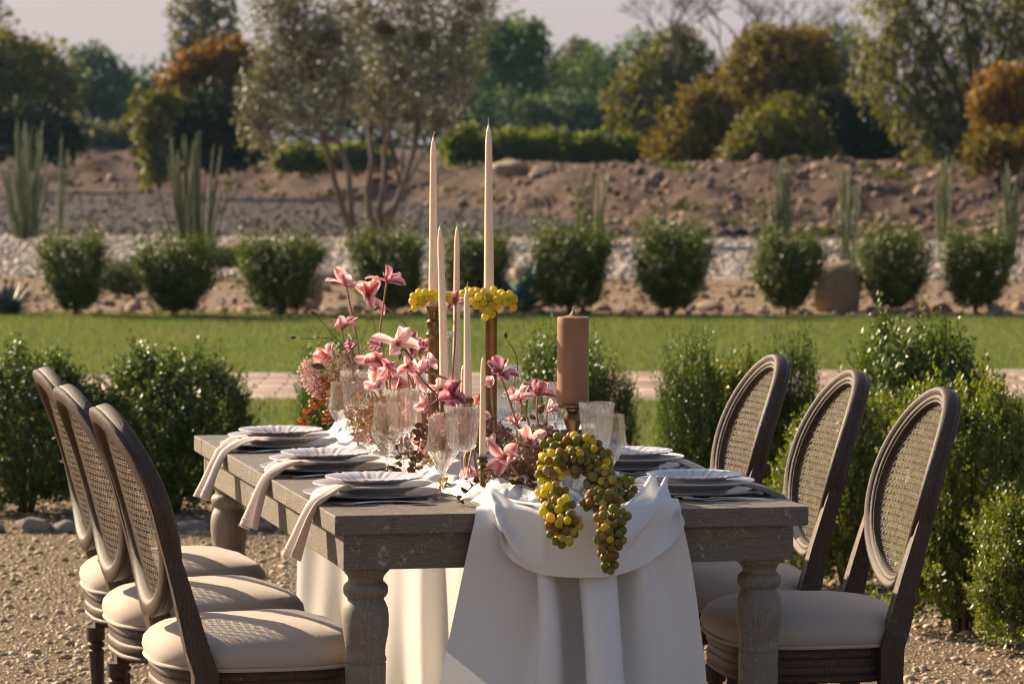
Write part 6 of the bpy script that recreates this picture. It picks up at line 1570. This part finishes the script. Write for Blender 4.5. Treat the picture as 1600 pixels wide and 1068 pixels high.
# strings of round leaves
DM = {}
def disc_mesh(m):
    mb = MB(); V = [(0.0, 0, 0)]; n = 10
    for i in range(n):
        a = 2 * PI * i / n; V.append((0.5 + 0.5 * math.cos(a), 0.42 * math.sin(a), 0.06 * math.cos(2 * a)))
    V[0] = (0.5, 0, -0.04); F_ = [(0, i + 1, (i + 1) % n + 1) for i in range(n)]
    V += [(x, y, z - 0.04) for x, y, z in V]; k = n + 1; F_ += [(k, k + (i + 1) % n + 1, k + i + 1) for i in range(n)] + [(i + 1, k + i + 1, k + (i + 1) % n + 1, (i + 1) % n + 1) for i in range(n)]
    mb.add(V, F_); return mb.mesh('leaf', m)
for mt in ('amber_leaf', 'gold_leaf', 'brown_leaf'): DM[mt] = disc_mesh(M[mt])
def garland(pts, Y, mt, lab, n, spx, seed, dY=0.0):
    Y = back_of_glasses(pts[0][0], Y) if pts[0][0] < 570 else Y; rr = random.Random(seed); P0 = [atY(a, b, Y + dY * i) for i, (a, b) in enumerate(pts)]; p = P0[0].copy()
    root = thing('leaf_garland', lab, 'leaf sprig', p, 0, 'strings of round leaves in the arrangement')
    mb = MB(); mb.tube([q - p for q in P0], 0.0012, 6); mb.build('stem', M['stem_dark'], root)
    s = Y / 5600
    for i in range(n):
        t = (i + 0.5) / n * (len(P0) - 1); k = min(int(t), len(P0) - 2); c = P0[k].lerp(P0[k + 1], t - k) - p
        d = Vector((rr.gauss(0, 1) + (1 if i % 2 else -1), rr.gauss(0, 0.6) - 0.3, rr.gauss(0, 0.6) + 0.1)).normalized()
        o = link('leaf', DM[mt], root, loc=c); o.rotation_mode = 'XYZ'
        o.rotation_euler = (Matrix.Rotation(rr.uniform(-1.2, 1.2), 3, d) @ d.to_track_quat('X', 'Z').to_matrix()).to_euler()
        o.scale = (spx * s * rr.uniform(0.8, 1.2),) * 3
garland([(520, 590), (508, 612), (492, 632), (478, 655), (474, 664)], 8.36, 'amber_leaf', 'string of amber round leaves hanging lowest at the left', 22, 12, 1)
garland([(524, 600), (520, 625), (514, 650), (510, 664)], 8.33, 'amber_leaf', 'string of amber round leaves hanging left of the farthest goblet', 20, 12, 2)
garland([(512, 590), (500, 600), (490, 622), (494, 640)], 8.40, 'amber_leaf', 'short amber leaf string behind the lowest one', 12, 12, 12)
garland([(700, 660), (694, 685), (686, 705), (680, 728)], 7.98, 'gold_leaf', 'golden green round leaves seen through the nearest wine glass', 16, 15, 3)
garland([(660, 660), (655, 690), (650, 715), (648, 745)], 8.08, 'brown_leaf', 'bronze round leaves right of the middle goblet', 16, 13, 4)
garland([(770, 735), (790, 748), (812, 755), (835, 760)], 7.5, 'brown_leaf', 'bronze berries and leaves under the big coral blossom', 16, 13, 5)
garland([(762, 740), (748, 752), (735, 762), (724, 778), (722, 788)], 7.44, 'brown_leaf', 'bronze leaf tip lying on the table beside the small brass holder', 11, 13, 6)
garland([(850, 690), (868, 682), (880, 690), (890, 682)], 7.66, 'brown_leaf', 'bronze round leaves above the front grapes', 16, 14, 7)
garland([(560, 655), (575, 668), (590, 672)], 8.2, 'gold_leaf', 'golden leaf pair lying by the farthest goblet', 7, 16, 8)
garland([(835, 655), (846, 645), (852, 632)], 8.0, 'brown_leaf', 'small bronze leaves left of the pillar candle plate', 7, 10, 9)
garland([(700, 745), (694, 762), (704, 768)], 7.7, 'gold_leaf', 'golden leaves low between the glass stems', 6, 14, 10)
garland([(615, 690), (628, 715), (612, 735)], 8.02, 'brown_leaf', 'bronze leaves low behind the middle wine glass', 10, 13, 11)

# ================================================================== grapes
def grape_mesh(m):
    bm = bmesh.new(); bmesh.ops.create_uvsphere(bm, u_segments=18, v_segments=12, radius=1.0); me = bpy.data.meshes.new('grape'); bm.to_mesh(me); bm.free()
    me.polygons.foreach_set('use_smooth', [True] * len(me.polygons)); me.materials.append(m); me.update(); return me
GM = {k: grape_mesh(M[k]) for k in ('grape', 'grape_gold')}
TUBI = MB()
def bunch(lab, blobs, n, r, seed, mt='grape', gold=0.0, cat='grapes'):
    """blobs: (px, py, Y, rx px, rz px, ry m)"""
    rr = random.Random(seed); P = []
    tot = sum(b[3] * b[4] for b in blobs)
    for b in blobs:
        c = atY(b[0], b[1], b[2]); s = b[2] / 5600; want = max(1, int(n * b[3] * b[4] / tot)); got = 0
        for _ in range(want * 60):
            if got >= want: break
            d = Vector((rr.gauss(0, 1), rr.gauss(0, 1), rr.gauss(0, 1))).normalized() * rr.uniform(0.3, 1) ** 0.4
            p = c + Vector((d.x * b[3] * s, d.y * b[5], d.z * b[4] * s))
            if all((p - q).length > r * 1.62 for q in P): P.append(p); got += 1
    p0 = P[0].copy(); root = thing('grape_bunch', lab, cat, p0, 0, 'bunches of grapes')
    mb = MB()
    cs = [atY(b[0], b[1], b[2]) - p0 for b in blobs]
    if len(cs) > 1: mb.tube(cs, 0.0013, 6)
    for p in P:
        q = min(cs, key=lambda c: (c - (p - p0)).length); d = (q - (p - p0)); 
        if d.length > 0.001: mb.tube([p - p0, (p - p0) + d * 0.8], 0.0006, 5)
    mb.build('stalk', M['stem_green'], root)
    for p in P:
        o = link('grape', GM['grape_gold'] if rr.random() < gold else GM[mt], root, loc=p - p0); k = r * rr.uniform(0.86, 1.08)
        o.scale = (k, k, k * rr.uniform(1.0, 1.12)); o.rotation_euler = (rr.gauss(0, 0.5), rr.gauss(0, 0.5), 0)
RG = 0.0090
bunch('dusky bunch mounded over the glass bowl at the table front', [(880, 702, 7.48, 36, 24, 0.035), (905, 700, 7.47, 34, 22, 0.035), (930, 722, 7.44, 26, 26, 0.03), (860, 724, 7.42, 20, 24, 0.03), (895, 722, 7.40, 40, 20, 0.025), (945, 745, 7.38, 20, 16, 0.02)], 165, RG, 1, gold=0.16)
bunch('left hanging tail of grapes falling over the satin cloth', [(858, 745, 7.36, 20, 18, 0.02), (862, 772, 7.26, 22, 18, 0.02), (872, 795, 7.16, 26, 20, 0.02), (880, 818, 7.13, 28, 18, 0.02), (880, 838, 7.13, 22, 14, 0.018)], 120, RG, 2, gold=0.32)
bunch('right hanging tail of grapes, the longest and lowest', [(940, 752, 7.36, 26, 16, 0.02), (968, 764, 7.34, 26, 20, 0.02), (940, 782, 7.22, 30, 18, 0.02), (958, 810, 7.15, 26, 20, 0.02), (956, 838, 7.13, 24, 18, 0.02), (950, 864, 7.12, 17, 14, 0.015), (950, 884, 7.12, 12, 9, 0.012)], 155, RG, 3, gold=0.08)
bunch('golden grapes ringed round the foot of the tallest taper', [(735, 460, 8.10, 14, 10, 0.016), (760, 458, 8.08, 20, 8, 0.012), (790, 466, 8.09, 16, 9, 0.016), (762, 484, 8.06, 12, 12, 0.010), (745, 470, 8.06, 12, 8, 0.01), (778, 474, 8.07, 14, 8, 0.01), (800, 474, 8.09, 9, 7, 0.01)], 60, 0.0094, 4, 'grape_gold')
bunch('golden grapes round the foot of the left tallest taper', [(655, 466, 8.27, 13, 9, 0.016), (672, 462, 8.26, 14, 8, 0.012), (698, 464, 8.27, 10, 6, 0.014), (648, 476, 8.27, 5, 8, 0.008)], 32, 0.0092, 5, 'grape_gold')
# ================================================================== haze in the air
me = bpy.data.meshes.new('haze'); mb = MB(); mb.box(-90, 90, -20, 300, -1.0, 16.0)
hm = bpy.data.materials.new('thin_haze'); hm.use_nodes = True; hn = hm.node_tree.nodes; hn.remove(hn['Principled BSDF'])
pv = hn.new('ShaderNodeVolumePrincipled'); pv.inputs['Color'].default_value = (0.42, 0.70, 0.98, 1); pv.inputs['Density'].default_value = 0.00013; pv.inputs['Anisotropy'].default_value = 0.35
hm.node_tree.links.new(pv.outputs[0], hn['Material Output'].inputs['Volume'])
hz = mb.build('haze', hm, None, smooth=False); hz['kind'] = 'stuff'; hz['label'] = 'thin pale haze hanging over the garden and far trees'
